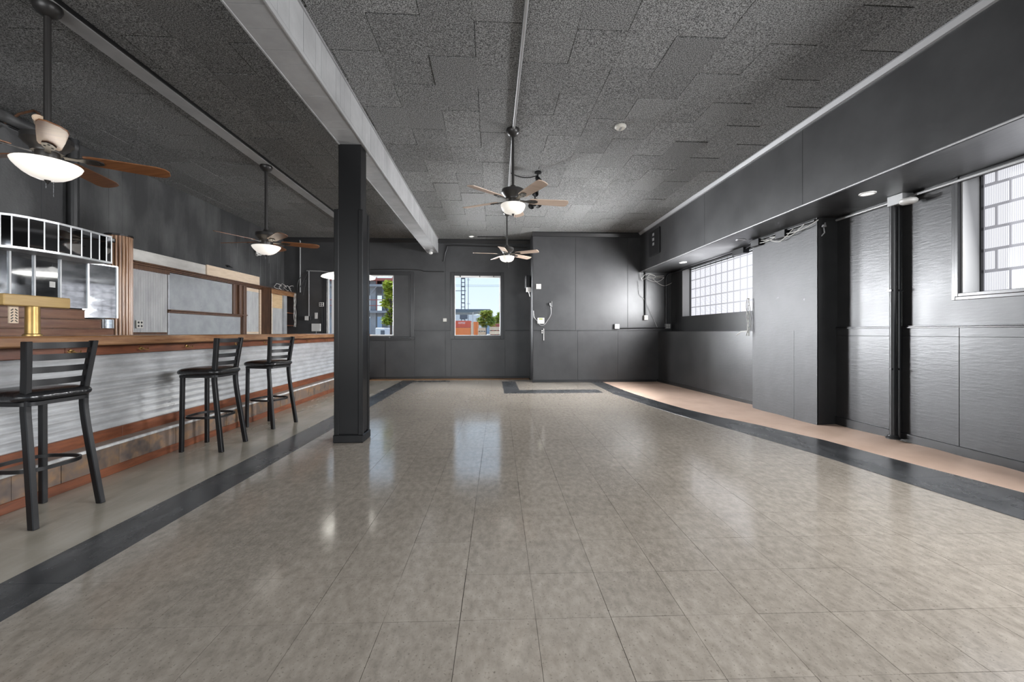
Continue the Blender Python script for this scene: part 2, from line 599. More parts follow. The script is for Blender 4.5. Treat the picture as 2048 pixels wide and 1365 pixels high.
# bare, slightly ramped strip between the border and the right wall
ys = [9.4, 8.3, 7.4, 6.6, 6.0, 5.3, 4.7, 4.1, 3.6, 3.1, 2.6, 2.0, 1.4, 0.5]
rings = []
for y in ys:
    z = 0.0 if y > 6.2 else min(0.105, 0.105 * (6.2 - y) / 3.0)
    xi = edge_x(outer, y) - 0.004
    rings.append([Vector((xi, y, -0.003)), Vector((4.5, y, -0.003)), Vector((4.5, y, 0.004 + z)), Vector((xi, y, 0.002))])
MB().loft(rings).build('bare_strip', m_pink, floor)
for k in range(12):
    x0, x1 = -2.95 + 3.85 * k / 12, -2.95 + 3.85 * (k + 1) / 12
    box(x0 + .001, x1 - .001, 9.83, YB, 0.0, 0.006).build('floor_board', m_woodfloor, floor)

# ---- ceiling
ceiling = struct(box(-5.3, 4.9, -3.2, 10.3, ZC + 0.02, ZC + 0.1).build('ceiling', m_ceil_base))
CW, CL = 0.391, 0.831
cm = box(-CW / 2 + 0.001, CW / 2 - 0.001, -CL / 2 + 0.006, CL / 2 - 0.006, 0, 0.022).mesh('ceiling_tile', m_ceil, bevel=0.0012)
for i in range(-17, 6):
    x = 1.426 + CW * (i + 0.5)
    if x < -5.1 or x > XS + CW * 0.4:
        continue
    for j in range(-4, 10):
        y = 3.092 + 0.02 * i + CL * (j + 0.5 * (i % 2) + 0.5)
        if y < -0.6 or y > YB + 0.5:
            continue
        link('ceiling_tile', cm, ceiling, (x, y, ZC + R.uniform(-0.001, 0.002)), (R.uniform(-0.007, 0.007), R.uniform(-0.0015, 0.0015), 0.006))

# ---- left wall: grooved boards
wl = struct(box(XL - 0.2, XL - 0.012, -3.2, 10.3, 0, ZC + .02).build('wall_left', m_black_trim))
y = 0.4
while y < YB - 0.01:
    y2 = min(YB, y + R.choice((0.2, 0.2, 0.3, 0.4)))
    box(XL - 0.012, XL + R.uniform(-0.001, 0.0), y + 0.0012, y2 - 0.0012, 0.9, ZC).build('panel', m_black_old, wl, bevel=0.002)
    y = y2

# ---- back wall with two windows
WB = YB + 0.09
w1a, w1b = PY(655, 600, YB).x, PY(788, 600, YB).x
w2a, w2b = PY(909, 600, YB).x, PY(1001, 600, YB).x
wz0, wz1 = PY(955, 672, YB).z, PY(955, 552, YB).z
xb1 = PY(1062, 600, YB).x + 0.05
wb = MB()
wb.box(XL - .2, w1a, YB, WB, 0, ZC + .02).box(w1a, w1b, YB, WB, 0, wz0).box(w1a, w1b, YB, WB, wz1, ZC + .02)
wb.box(w1b, w2a, YB, WB, 0, ZC + .02).box(w2a, w2b, YB, WB, 0, wz0).box(w2a, w2b, YB, WB, wz1, ZC + .02).box(w2b, 1.4, YB, WB, 0, ZC + .02)
wback = struct(wb.build('wall_back', m_black))
rail_z = PY(870, 662, YB).z
seam = PY(891, 600, YB).x
rl = PY(829, 662, YB).x
# lower sheets stand a little proud of the wall; their lit top edge is the thin ledge
for a, b in ((rl - 0.7, rl), (rl, seam), (seam, w2a - 0.08), (w2b + 0.11, 1.0)):
    box(a + .002, b - .002, YB - 0.014, YB, 0.05, rail_z if a >= rl - .01 else wz0 - 0.09).build('panel', m_black, wback, bevel=0.002)
box(w2a - 0.08, w2b + 0.11, YB - 0.014, YB, 0.05, wz0 - 0.088).build('panel', m_black, wback, bevel=0.002)
for a, b in ((rl, w2a - 0.08), (w2b + 0.11, 0.98)):
    box(a, b, YB - 0.03, YB - 0.013, rail_z, rail_z + 0.016).build('ledge_strip', m_black_trim, wback, bevel=0.003)
box(seam - 0.006, seam + 0.006, YB - 0.005, YB, rail_z + .016, ZC - 0.12).build('seam_strip', m_black_trim, wback)
struct(box(-3.0, 0.95, YB - 0.022, YB, 0, 0.05).build('baseboard_back', m_black_trim, bevel=0.004))
struct(MB().prism([(YB, ZC), (YB, ZC - 0.1), (YB - 0.03, ZC - 0.1), (YB - 0.06, ZC - 0.03), (YB - 0.06, ZC)], 0, XL, 0.95).build('trim_1', m_black_trim))


def casing(parent, x0, x1, z0, z1, t, y, d, mat, name='frame'):
    box(x0 - t, x0, y - d, y, z0 - t, z1 + t).build(name, mat, parent, bevel=0.004)
    box(x1, x1 + t, y - d, y, z0 - t, z1 + t).build(name, mat, parent, bevel=0.004)
    box(x0, x1, y - d, y, z1, z1 + t).build(name, mat, parent, bevel=0.004)
    box(x0, x1, y - d, y, z0 - t, z0).build(name, mat, parent, bevel=0.004)


win1 = struct(link('window_1', None))
casing(win1, w1a, rl - 0.09, wz0 - 0.03, wz1, 0.09, YB, 0.028, m_black_trim)
box(w1b, rl - 0.1, YB - 0.018, YB - 0.001, wz0 - 0.02, wz1).build('blind_panel', m_black, win1)
box(w1b + 0.36, w1b + 0.375, YB - 0.026, YB - 0.017, wz0 - 0.02, wz1).build('batten', m_black_trim, win1)
box(w1b - 0.1, rl + 0.02, YB - 0.06, YB, wz0 - 0.075, wz0 - 0.03).build('sill', m_black_trim, win1, bevel=0.006)
casing(win1, w1a + 0.03, w1b - 0.03, wz0 + 0.03, wz1 - 0.03, 0.03, YB + 0.06, 0.05, m_white_paint, 'sash')
box(w1a + 0.1, w1a + 0.16, YB + 0.005, YB + 0.06, wz0, wz1).build('mullion', m_white_paint, win1)
box(w1a + 0.03, w1b - 0.03, YB + 0.045, YB + 0.05, wz0 + 0.03, wz1 - 0.03).build('glass_pane', m_pane, win1)
win2 = struct(link('window_2', None))
casing(win2, w2a, w2b, wz0, wz1, 0.085, YB, 0.02, m_black_trim)
casing(win2, w2a + 0.02, w2b - 0.02, wz0 + 0.02, wz1 - 0.045, 0.02, YB + 0.06, 0.05, m_white_paint, 'sash')
box(w2a, w2b, YB + 0.005, YB + 0.06, wz1 - 0.03, wz1).build('head_rail', m_white_paint, win2)
for t in (0.13, 0.55, 0.85):
    box(w2a + t * (w2b - w2a) - .008, w2a + t * (w2b - w2a) + .008, YB - 0.01, YB + 0.02, wz1 - 0.035, wz1).build('clip', m_black_trim, win2)
box(w2a + 0.02, w2b - 0.02, YB + 0.045, YB + 0.05, wz0 + 0.02, wz1 - 0.045).build('glass_pane', m_pane, win2)

# ---- boxed-out room at the back right
bx0 = PY(1066, 600, YBLK).x
blk = struct(box(bx0, 4.9, YBLK, 10.3, 0, ZC + .02).build('wall_boxed', m_black))
bw = PY(1151, 600, YBLK).x
bw2 = PY(1255, 600, YBLK).x
for a, b in ((bx0, bw), (bw, bw2), (bw2, XR)):
    box(a + .002, b - .002, YBLK - 0.008, YBLK, rail_z, ZC - 0.1).build('panel', m_black, blk, bevel=0.002)
for a, b in ((bx0, 1.96), (1.96, 2.9), (2.9, XR)):
    box(a + .001, b - .001, YBLK - 0.012, YBLK, 0.05, rail_z - 0.004).build('panel', m_black, blk, bevel=0.002)
box(bx0, XR, YBLK - 0.02, YBLK, rail_z - .004, rail_z + 0.012).build('ledge_strip', m_black_trim, blk, bevel=0.003)
box(bx0 - 0.012, bx0, YBLK - 0.012, YBLK + 0.1, 0, ZC - 0.1).build('corner_strip', m_black_trim, blk, bevel=0.004)
struct(box(bx0 - 0.02, 3.8, YBLK - 0.03, YBLK, 0, 0.055).build('baseboard_boxed', m_black_trim, bevel=0.006))
struct(MB().prism([(YBLK, ZC), (YBLK, ZC - 0.1), (YBLK - 0.03, ZC - 0.1), (YBLK - 0.06, ZC - 0.03), (YBLK - 0.06, ZC)], 0, bx0 - 0.02, XS).build('trim_2', m_black_trim))

# ---- right wall with the two glass-block windows
y3f = PX(1364.5, 600, XR).y
y4f = PX(1922, 600, XR).y
ypa, ypb = PX(1635, 856, XP).y, PX(1505, 823, XP).y     # near and far edge of the pier
y3n, y4n = ypa + 0.1, 0.9
ZW = PX(1922, 587, XR).z
XW = 4.47
wr = MB()
wr.box(XR, XW, -3.2, 10.3, -0.05, ZW)
wr.box(XR, XW, y3f, 10.3, ZW, ZS + .05)
wr.box(XR, XW, y4f, y3n, ZW, ZS + .05)
wr.box(XR, XW, -3.2, -1.3, ZW, ZS + .05)
wright = struct(wr.build('wall_right', m_black_gloss))
ysm = PX(1921, 800, XR).y
yds = PX(1790, 800, XR).y
zr = PX(1900, 656, XR).z
zr2 = PX(1921, 674, XR).z
for a, b in ((0.5, ysm), (ysm, yds - 0.05), (yds - .05, ypa)):
    box(XR - 0.012, XR, a + .002, b - .002, 0.05, zr2 - .001).build('panel', m_black_gloss, wright, bevel=0.0015)
    box(XR - 0.012, XR, a + .002, b - .002, zr2 + .001, zr).build('panel', m_black_gloss, wright, bevel=0.0015)
box(XR - 0.03, XR - 0.004, 0.5, ypa, zr, zr + 0.012).build('ledge_strip', m_black_trim, wright, bevel=0.003)
box(XR - 0.022, XR - 0.004, 0.5, ypa, zr + 0.014, zr + 0.024).build('ledge_strip', m_black_trim, wright, bevel=0.003)
struct(box(XR - 0.03, XR, 0.5, ypa, 0.03, 0.135).build('baseboard_right', m_black_trim, bevel=0.004))
# framed flat door leaf between the pier and the pipes
# splayed lower lining under the far window
fx = PY(1316, 700, YBLK).x
low = MB().prism([(fx, YBLK), (XR + .05, YBLK), (XR + .05, ypb - 0.4), (XR + 0.02, ypb - 0.4)], 2, 0.0, rail_z - 0.02)
lowo = struct(low.build('wall_lining', m_black_gloss))
MB().prism([(fx - .025, YBLK), (fx, YBLK), (XR + .02, ypb - 0.4), (XR - 0.005, ypb - 0.4)], 2, 0.0, 0.06).build('base_strip', m_black_trim, lowo)

# ---- pier
pier = struct(box(XP + 0.006, XR + .03, ypa + .006, ypb, 0, ZS).build('wall_pier', m_pier))
psm = PX(1588, 740, XP).y
box(XP, XP + 0.006, ypa, psm - .002, 0.02, 1.17).build('panel', m_pier, pier)
box(XP, XP + 0.006, psm + .002, ypb, 0.02, 1.17).build('panel', m_pier, pier)
box(XP, XP + 0.006, ypa, ypb, 1.174, ZS).build('panel', m_pier, pier)
box(XP, XR, ypa, ypa + 0.006, 0.02, ZS).build('panel', m_black, pier)

# ---- soffit
sof = struct(box(XS + 0.012, 4.9, -3.2, YBLK, ZS + 0.01, ZC + .02).build('wall_soffit', m_black))
sy = [-0.6, 2.2, PX(1605, 380, XS).y, 6.4, YBLK]
for a, b in zip(sy, sy[1:]):
    box(XS, XS + 0.012, a + .002, b - .002, ZS + .005, ZC).build('panel', m_black, sof, bevel=0.001)
    box(XS, XR + .01, a + .001, b - .001, ZS, ZS + 0.01).build('panel', m_black_gloss, sof)
struct(MB().prism([(XS, ZC), (XS - 0.05, ZC), (XS - 0.05, ZC - 0.012), (XS - 0.022, ZC - 0.05), (XS, ZC - 0.055)], 1, -0.6, YBLK).build('trim_3', m_crown))
struct(MB().tube([(XS - 0.008, -0.6, ZS + 0.012), (XS - 0.008, YBLK, ZS + 0.012)], 0.009, 8).build('trim_4', m_crown, smooth=True))

# ---- glass-block windows
XG = 4.36


def block_window(name, ya, yb, z0, pitch, bond, mat, gy):
    wn = struct(link(name, None))
    nrow = int((ZS + 0.03 - z0) / pitch) + 1
    box(XG + 0.006, XW - 0.005, ya - 0.2, yb, z0, z0 + nrow * pitch).build('mortar_bed', m_mortar, wn)
    g = 0.012
    me = box(-0.033, 0.03, -pitch / 2 + gy, pitch / 2 - gy, -pitch / 2 + g, pitch / 2 - g).mesh('glass_block', mat, bevel=0.003)
    hf = box(-0.033, 0.03, -pitch / 4 + gy, pitch / 4 - gy, -pitch / 2 + g, pitch / 2 - g).mesh('glass_block', mat, bevel=0.008)
    for r in range(nrow):
        z = z0 + pitch * (r + 0.5)
        y = yb
        if bond and r % 2:
            link('glass_block', hf, wn, (XG + 0.035, y - pitch / 4, z))
            y -= pitch / 2
        while y > ya:
            link('glass_block', me, wn, (XG + 0.035, y - pitch / 2, z))
            y -= pitch
    # reveal: painted jamb, sill and frame strip
    box(XR + .002, XG + 0.01, yb, yb + 0.012, z0, ZS).build('jamb', m_reveal, wn)
    box(XR + .002, XG + 0.01, ya, yb, z0 - 0.004, z0).build('sill', m_black, wn)
    box(XG - 0.03, XG - 0.006, yb - 0.012, yb, z0, ZS).build('stop_strip', m_black_trim, wn)
    return wn


zb = ZW
win3 = block_window('window_3', y3n, y3f - 0.012, zb, 0.197, False, m_block_far, 0.017)
box(XG - 0.03, XG - 0.006, y3n, y3f - .012, ZS - 0.03, ZS - 0.012).build('stop_strip', m_black_trim, win3)
win4 = block_window('window_4', 2.55, y4f - 0.012, zb, 0.19, True, m_block_near, 0.009)
# moulded casing round the near window
yc = y4f
for t0, t1, d in ((0.0, 0.03, 0.03), (0.03, 0.06, 0.02)):
    box(XR - d, XR, yc + t0, yc + t1, ZW - t1, ZS).build('frame', m_black_trim, win4, bevel=0.003)
    box(XR - d, XR, 0.5, yc + t0, ZW - t1, ZW - t0).build('frame', m_black_trim, win4, bevel=0.003)
box(XR - 0.02, XR, 0.5, yc, ZS - 0.05, ZS).build('frame', m_black_trim, win4, bevel=0.003)

# ---- shop front behind the camera
wf = MB()
wf.box(-5.2, -4.6, -2.9, -2.8, 0, ZC).box(3.4, 4.6, -2.9, -2.8, 0, ZC).box(-4.6, 3.4, -2.9, -2.8, 0, 0.45).box(-4.6, 3.4, -2.9, -2.8, 3.0, ZC)
wfront = struct(wf.build('wall_front', m_black))
win5 = struct(link('window_5', None))
for x in (-4.58, -2.6, -0.62, 1.36, 3.34):
    box(x - 0.03, x + 0.03, -2.9, -2.8, 0.45, 3.0).build('mullion', m_black_trim, win5)
for a, b in ((-4.55, -2.63), (-2.57, -0.65), (-0.59, 1.33), (1.39, 3.31)):
    box(a, b, -2.86, -2.85, 0.45, 3.0).build('glass_pane', m_pane, win5)

# ---- ceiling board above the bar
tz = 0.035
t5 = struct(link('trim_5', None))
yy = [0.6, 2.9, PZ(470, 285, ZC).y * 0 + 5.2, 7.6, YB]
for a, b in zip(yy, yy[1:]):
    box(-3.15, -3.0, a + .001, b - .001, ZC - tz, ZC).build('board', m_grey_paint, t5, bevel=0.003)
    box(-3.0, -2.985, a + .001, b - .001, ZC - 0.028, ZC).build('edge_strip', m_black_trim, t5)  # dark strip put in for the shade along the board

# ---- beam clad in painted boards
bmx0, bmx1, bz = -1.61, -1.34, 3.115
beam = struct(box(bmx0 + .012, bmx1 - .012, 0.2, YB, bz + .012, ZC + .02).build('beam', m_black_trim))
for side in (0, 1):
    y = 0.3
    while y < YB - 0.02:
        y2 = min(YB - .001, y + R.choice((0.1, 0.15, 0.15, 0.2, 0.2)))
        e_ = R.uniform(0, 0.0015)
        if side == 0:
            box(bmx0 + 0.016, bmx1 - 0.016, y + .0015, y2 - .0015, bz + e_, bz + 0.012).build('plank', m_grey_paint, beam)
        else:
            box(bmx1 - 0.012, bmx1 - e_, y + .0015, y2 - .0015, bz + 0.03, ZC - 0.012).build('plank', m_grey_paint, beam)
        y = y2
for x in (bmx0, bmx1 - 0.018):
    box(x, x + 0.018, 0.3, YB, bz - 0.004, bz + 0.03).build('corner_bead', m_grey_paint, beam, bevel=0.003)
box(bmx0 - 0.003, bmx0 + 0.012, 0.3, YB, bz + 0.03, ZC).build('side_board', m_grey_paint, beam)
box(bmx1 - 0.01, bmx1 + 0.012, 0.3, YB, ZC - 0.014, ZC).build('top_bead', m_crown, beam)

# ---- column
k = PZ(666, 887)
cy0 = k.y
cx0, cx1 = PY(667.4, 887, cy0).x, PY(725.4, 887, cy0).x
cyb = PX(739.5, 870, cx1).y
zj = PY(700, 417.5, cy0).z
colm = struct(link('column', None))
box(cx0 + .02, cx1 - .02, cy0 + .02, cyb - .02, 0, zj).build('lower_shaft', m_black_satin, colm)
for a, b in ((cx0, cx0 + 0.05), (cx1 - 0.05, cx1)):
    for c, d in ((cy0, cy0 + 0.05), (cyb - 0.05, cyb)):
        box(a, b, c, d, 0, zj - R.uniform(0, .01)).build('corner_trim', m_black_satin, colm, bevel=0.006)
box(cx0 + .045, cx1 - .045, cy0 + .008, cyb - .008, 0.1, zj).build('face_panel', m_black_satin, colm)
box(cx0 + .008, cx1 - .008, cy0 + .045, cyb - .045, 0.1, zj).build('face_panel', m_black_satin, colm)
box(cx0 + .035, cx1 - .028, cy0 + .03, cyb - .03, zj - .05, bz + .01).build('upper_shaft', m_black_satin, colm, bevel=0.006)
box(cx0 - .008, cx1 + .008, cy0 - .008, cyb + .008, 0, 0.085).build('plinth', m_black_satin, colm, bevel=0.008)

# =================================================================== things
# ---- bar counter
bar = thing('bar_counter', 'long bar with wooden top and corrugated steel front facing the room', 'bar', (-3.25, 0, 0))
ox = -3.25


def bl(x0, x1, y0, y1, z0, z1):
    return box(x0 - ox, x1 - ox, y0, y1, z0, z1)


BY0, BY1 = 0.35, YB - 0.03
for a, b in ((BY0, 2.35), (2.35, 5.6), (5.6, BY1)):
    MB().prism([(-3.72 - ox, 1.05), (-3.0 - ox, 1.05), (-2.99 - ox, 1.06), (-2.99 - ox, 1.112), (-3.002 - ox, 1.124), (-3.72 - ox, 1.124)], 1, a, b).build('countertop', m_oak, bar)
for a, b in ((BY0, 3.2), (3.2, 6.4), (6.4, BY1)):
    bl(-3.24, -3.2, a + .001, b - .001, 0.965, 1.05).build('apron', m_redwood, bar, bevel=0.004)
bl(-3.6, -3.268, BY0, BY1, 0.0, 1.05).build('carcass', m_walnut, bar)


def corrugate(parent, mat, L0, L1, w0, w1, pitch, amp, mapf, seg=8, name='corrugated_sheet'):
    """wave across w, straight along L"""
    n = max(1, int(round((w1 - w0) / pitch * seg)))
    vs, fs = [], []
    for i in range(n + 1):
        w_ = w0 + (w1 - w0) * i / n
        d = amp * math.sin(2 * PI * (w_ - w0) / pitch)
        for L_ in (L0, L1):
            vs.append(mapf(L_, w_, d))
            vs.append(mapf(L_, w_, d - 0.003))
    for i in range(n):
        a, b = i * 4, (i + 1) * 4
        fs += [(a, a + 2, b + 2, b), (a + 1, b + 1, b + 3, a + 3), (a, b, b + 1, a + 1), (a + 2, a + 3, b + 3, b + 2)]
    fs += [(0, 1, 3, 2), (n * 4, n * 4 + 2, n * 4 + 3, n * 4 + 1)]
    return MB().add(vs, fs).build(name, mat, parent, smooth=True)


for a, b in ((BY0, 2.5), (2.5, 4.95), (4.95, 7.4), (7.4, BY1)):
    corrugate(bar, m_galv, a, b + 0.01, 0.325, 0.985, 0.066, 0.0115, lambda L_, w_, d: (d - 0.005 + (0.002 if int(L_ * 10) % 2 else 0), L_, w_))
for a, b in ((BY0, 3.7), (3.7, 6.9), (6.9, BY1)):
    bl(-3.25, -3.225, a + .001, b - .001, 0.24, 0.335).build('kick_board', m_redwood, bar, bevel=0.003)
bl(-3.26, -3.09, BY0, BY1, 0.0, 0.235).build('step_core', m_walnut, bar)
bl(-3.25, -3.085, BY0, BY1, 0.235, 0.245).build('step_top', m_step_top, bar)
bl(-3.102, -3.075, BY0, BY1, 0.224, 0.249).build('step_nosing', m_nosing, bar, bevel=0.006)
y = BY0
while y < BY1 - .05:
    y2 = min(BY1, y + R.choice((0.3, 0.45, 0.45, 0.6)))
    bl(-3.092, -3.078 + R.uniform(0, .003), y + .0015, y2 - .0015, 0.07, 0.226).build('rust_plate', m_rust, bar)
    y = y2
for a, b in ((BY0, 2.9), (2.9, 5.3), (5.3, 7.7), (7.7, BY1)):
    bl(-3.095, -3.068, a + .001, b - .001, 0.0, 0.07).build('base_board', m_redwood, bar, bevel=0.004)
for px in (140, 280, 372, 470, 528, 587, 613, 650):
    yk = PX(px, 698, -3.2).y
    hk = MB().lathe([(0.001, 0), (0.013, 0.003), (0.013, 0.008), (0.005, 0.011)], 10, M=Matrix.Translation((-3.2 - ox, yk, 1.008)) @ Matrix.Rotation(PI / 2, 4, 'Y'))
    for s in (-1, 1):
        hk.tube([(-3.195 - ox, yk, 1.006), (-3.165 - ox, yk + s * 0.02, 0.992), (-3.16 - ox, yk + s * 0.04, 0.992), (-3.17 - ox, yk + s * 0.052, 1.008)], 0.0038, 6)
    hk.lathe([(0.0, 0), (0.008, 0.003), (0.009, 0.008), (0.0, 0.014)], 8, (-3.175 - ox, yk, 1.0))
    hk.build('bag_hook', m_brass, bar, smooth=True)

# ---- stools
def make_stool():
    t = thing('bar_stool', 'black metal ladder-back bar stool nearest to the camera, cut by the picture edge', 'stool', (0, 0, 0), 0, 'bar stools along the bar')

    def sect(p, wx, wy):
        x, y_, z = p
        return [Vector((x + a * wx / 2, y_ + b * wy / 2, z)) for a, b in ((-1, -1), (1, -1), (1, 1), (-1, 1))]
    for s in (-1, 1):
        path = [(.205, s * .188, 0), (.165, s * .172, .3), (.132, s * .16, .55), (.118, s * .158, .68), (.122, s * .16, .78), (.142, s * .172, .94), (.158, s * .184, 1.08), (.16, s * .185, 1.095)]
        pts = []
        for i in range(len(path) - 1):
            for k_ in range(3):
                pts.append(Vector(path[i]).lerp(Vector(path[i + 1]), k_ / 3))
        pts.append(Vector(path[-1]))
        sm = [pts[0]] + [(pts[i - 1] + pts[i] * 2 + pts[i + 1]) / 4 for i in range(1, len(pts) - 1)] + [pts[-1]]
        MB().loft([sect(p, 0.04, 0.034) for p in sm]).build('back_post', m_black_metal, t, bevel=0.004)
        MB().loft([sect(p, 0.034, 0.034) for p in ((-.178, s * .172, 0), (-.172, s * .165, .735))]).build('leg', m_black_metal, t, bevel=0.004)
    # four curved slats
    for z in (.846, .922, .998, 1.07):
        xb = 0.12 + (z - .78) * 0.125
        hw = .152 + (z - .78) * .07
        rings = []
        for i in range(13):
            u = -1 + 2 * i / 12
            x = xb + 0.03 * (1 - u * u)
            rings.append([Vector((x - .003, u * hw, z - .019)), Vector((x + .003, u * hw, z - .019)), Vector((x + .003, u * hw, z + .019)), Vector((x - .003, u * hw, z + .019))])
        MB().loft(rings).build('slat', m_black_metal, t, smooth=True)
    # seat: rounded cushion on a flat frame

    def rr(hx, hy, r, z, n=6, cx=-.03):
        out = []
        for sx, sy, a0 in ((1, 1, 0), (-1, 1, PI / 2), (-1, -1, PI), (1, -1, 3 * PI / 2)):
            for i in range(n + 1):
                a = a0 + PI / 2 * i / n
                out.append(Vector((cx + sx * (hx - r) + r * math.cos(a), sy * (hy - r) + r * math.sin(a), z)))
        return out
    prof = [(.188, .738), (.2, .744), (.207, .754), (.209, .766), (.206, .778), (.198, .788), (.184, .796), (.16, .802), (.12, .806), (.06, .808)]
    MB().loft([rr(h_, h_, min(.09, h_ * .7), z_, 8) for h_, z_ in prof]).build('seat', m_vinylseat, t, smooth=True)
    MB().loft([rr(.185, .18, .06, .712), rr(.19, .185, .06, .714), rr(.19, .185, .06, .736), rr(.185, .18, .06, .738)]).build('seat_frame', m_black_metal, t, smooth=True)
    # bowed foot ring of flat bar
    rings = []
    N_ = 48
    for i in range(N_):
        a = 2 * PI * i / N_
        c_, s_ = math.cos(a), math.sin(a)
        q = (abs(c_) ** 3.2 + abs(s_) ** 3.2) ** (-1 / 3.2)
        cxp, cyp = -.018 + q * c_ * .175, q * s_ * .172
        n2 = Vector((c_, s_, 0))
        p = Vector((cxp, cyp, .325))
        rings.append([p - n2 * .005 + Vector((0, 0, -.011)), p + n2 * .005 + Vector((0, 0, -.011)), p + n2 * .005 + Vector((0, 0, .011)), p - n2 * .005 + Vector((0, 0, .011))])
    MB().loft(rings, loop=True).build('foot_ring', m_black_metal, t, smooth=True)
    return t


st = make_stool()


def stool_from(o, pr, pl, fr=None):
    """stand the stool on the two floor points where its back posts end"""
    a, b = PZ(*pl), PZ(*pr)
    mid = (a + b) / 2
    ang = math.atan2((b - a).y, (b - a).x) - PI / 2
    o.rotation_euler = (0, 0, ang)
    o.location = mid - Matrix.Rotation(ang, 3, 'Z') @ Vector((.205, 0, 0))


stool_from(st, (197, 1008), (73, 1058))
s2 = copy_tree(st)
s2['label'] = 'black metal ladder-back bar stool, second from the camera'
stool_from(s2, (491, 884), (443, 905))
s3 = copy_tree(st)
s3['label'] = 'black metal ladder-back bar stool closest to the black column'
stool_from(s3, (587, 846.5), (552, 857))

# ---- ceiling fans
def make_fan(kind, zdrop, label, loc, rot, lit, angle0):
    t = thing('ceiling_fan', label, 'ceiling fan', loc, 0, 'ceiling fans')
    bladem = m_blade_walnut if kind == 'long' else m_blade_maple
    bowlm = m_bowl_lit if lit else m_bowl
    zb_ = -zdrop            # bottom of the bowl
    zm = zb_ + (0.19 if kind == 'long' else 0.165)          # motor underside
    MB().lathe([(0.0, 0), (0.075, 0), (0.078, -0.02), (0.066, -0.05), (0.04, -0.075), (0.02, -0.085), (0.0, -0.085)], 24).build('canopy', m_bronze, t, smooth=True)
    MB().tube([(0, 0, -0.08), (0, 0, zm + 0.14)], 0.0145 if kind == 'short' else 0.02, 12).build('downrod', m_bronze, t, smooth=True)
    mo = MB().lathe([(0.0, 0.16), (0.03, 0.155), (0.04, 0.125), (0.1, 0.118), (0.128, 0.105), (0.13, 0.07), (0.11, 0.045), (0.085, 0.02), (0.08, 0.0), (0.0, 0.0)], 28, (0, 0, zm)).build('motor_housing', m_bronze, t, smooth=True)
    MB().lathe([(0.0, 0.03), (0.06, 0.03), (0.062, 0.0), (0.058, -0.035), (0.05, -0.042), (0.0, -0.042)], 24, (0, 0, zm - 0.02)).build('switch_cup', m_bronze, t, smooth=True)
    rb = 0.175 if kind == 'long' else 0.14
    hb = 0.118 if kind == 'long' else 0.105
    zt = zb_ + hb
    if kind == 'long':
        q_ = [(.98, 1), (1, .97), (.95, .8), (.84, .6), (.68, .36), (.5, .18), (.3, .06), (.12, .01), (0, 0), (0, .06), (.3, .12), (.48, .23), (.65, .41), (.8, .63), (.91, .82), (.95, 1)]
    else:
        q_ = [(.98, 1), (1, .93), (.97, .7), (.87, .4), (.68, .17), (.4, .04), (.15, .005), (0, 0), (0, .06), (.38, .1), (.64, .23), (.82, .44), (.92, .7), (.94, 1)]
    pr = [(rb * x_, hb * z_) for x_, z_ in q_]
    MB().lathe(pr, 32, (0, 0, zb_)).build('light_bowl', bowlm, t, smooth=True)
    MB().lathe([(0.0, 0.012), (0.016, 0.01), (0.018, 0.0), (0.01, -0.012), (0.004, -0.024), (0.0, -0.026)], 12, (0, 0, zb_)).build('finial', m_bronze, t, smooth=True)
    for q, ln in ((0.03, 0.11), (-0.02, 0.05)):
        MB().tube([(q, 0.01, zb_ + 0.003), (q, 0.01, zb_ - ln)], 0.0022, 6).build('pull_chain', m_chrome, t)
    zbl = zm - 0.008
    for n_ in range(5):
        a = angle0 + n_ * 2 * PI / 5
        Mz = Matrix.Translation((0, 0, zbl)) @ Matrix.Rotation(a, 4, 'Z')
        Mp = Mz @ Matrix.Rotation(math.radians(-13), 4, 'X')
        pts = [(0.18, 0.048), (0.22, 0.058), (0.4, 0.067), (0.58, 0.072), (0.63, 0.06), (0.655, 0.028)] if kind == 'long' else [(0.19, 0.05), (0.23, 0.06), (0.4, 0.066), (0.6, 0.072), (0.635, 0.065), (0.65, 0.02)]
        ol = [(x, y_) for x, y_ in pts] + [(x, -y_ * (0.95 if kind == 'long' else 0.8)) for x, y_ in reversed(pts)]
        b = MB().loft([[Mp @ Vector((x, y_, z)) for x, y_ in ol] for z in (-0.004, 0.004)]).build('blade', bladem, t, bevel=0.0015)
        ib = MB()
        ib.loft([[Mp @ Vector(v) for v in ((x, -w_, -0.012), (x, w_, -0.012), (x, w_, -0.005), (x, -w_, -0.005))] for x, w_ in ((0.08, 0.018), (0.15, 0.014), (0.19, 0.03), (0.25, 0.034), (0.285, 0.012))])
        for x, y_ in ((0.21, 0.018), (0.21, -0.018), (0.255, 0.0)):
            ib.lathe([(0.0, -0.017), (0.006, -0.016), (0.006, -0.011), (0.0, -0.011)], 8, M=Mp @ Matrix.Translation((x, y_, 0)))
        ib.build('blade_iron', m_bronze, b, smooth=True)
    return t


def ceil_pt(px, py, z=ZC):
    p = PZ(px, py, z)
    return p


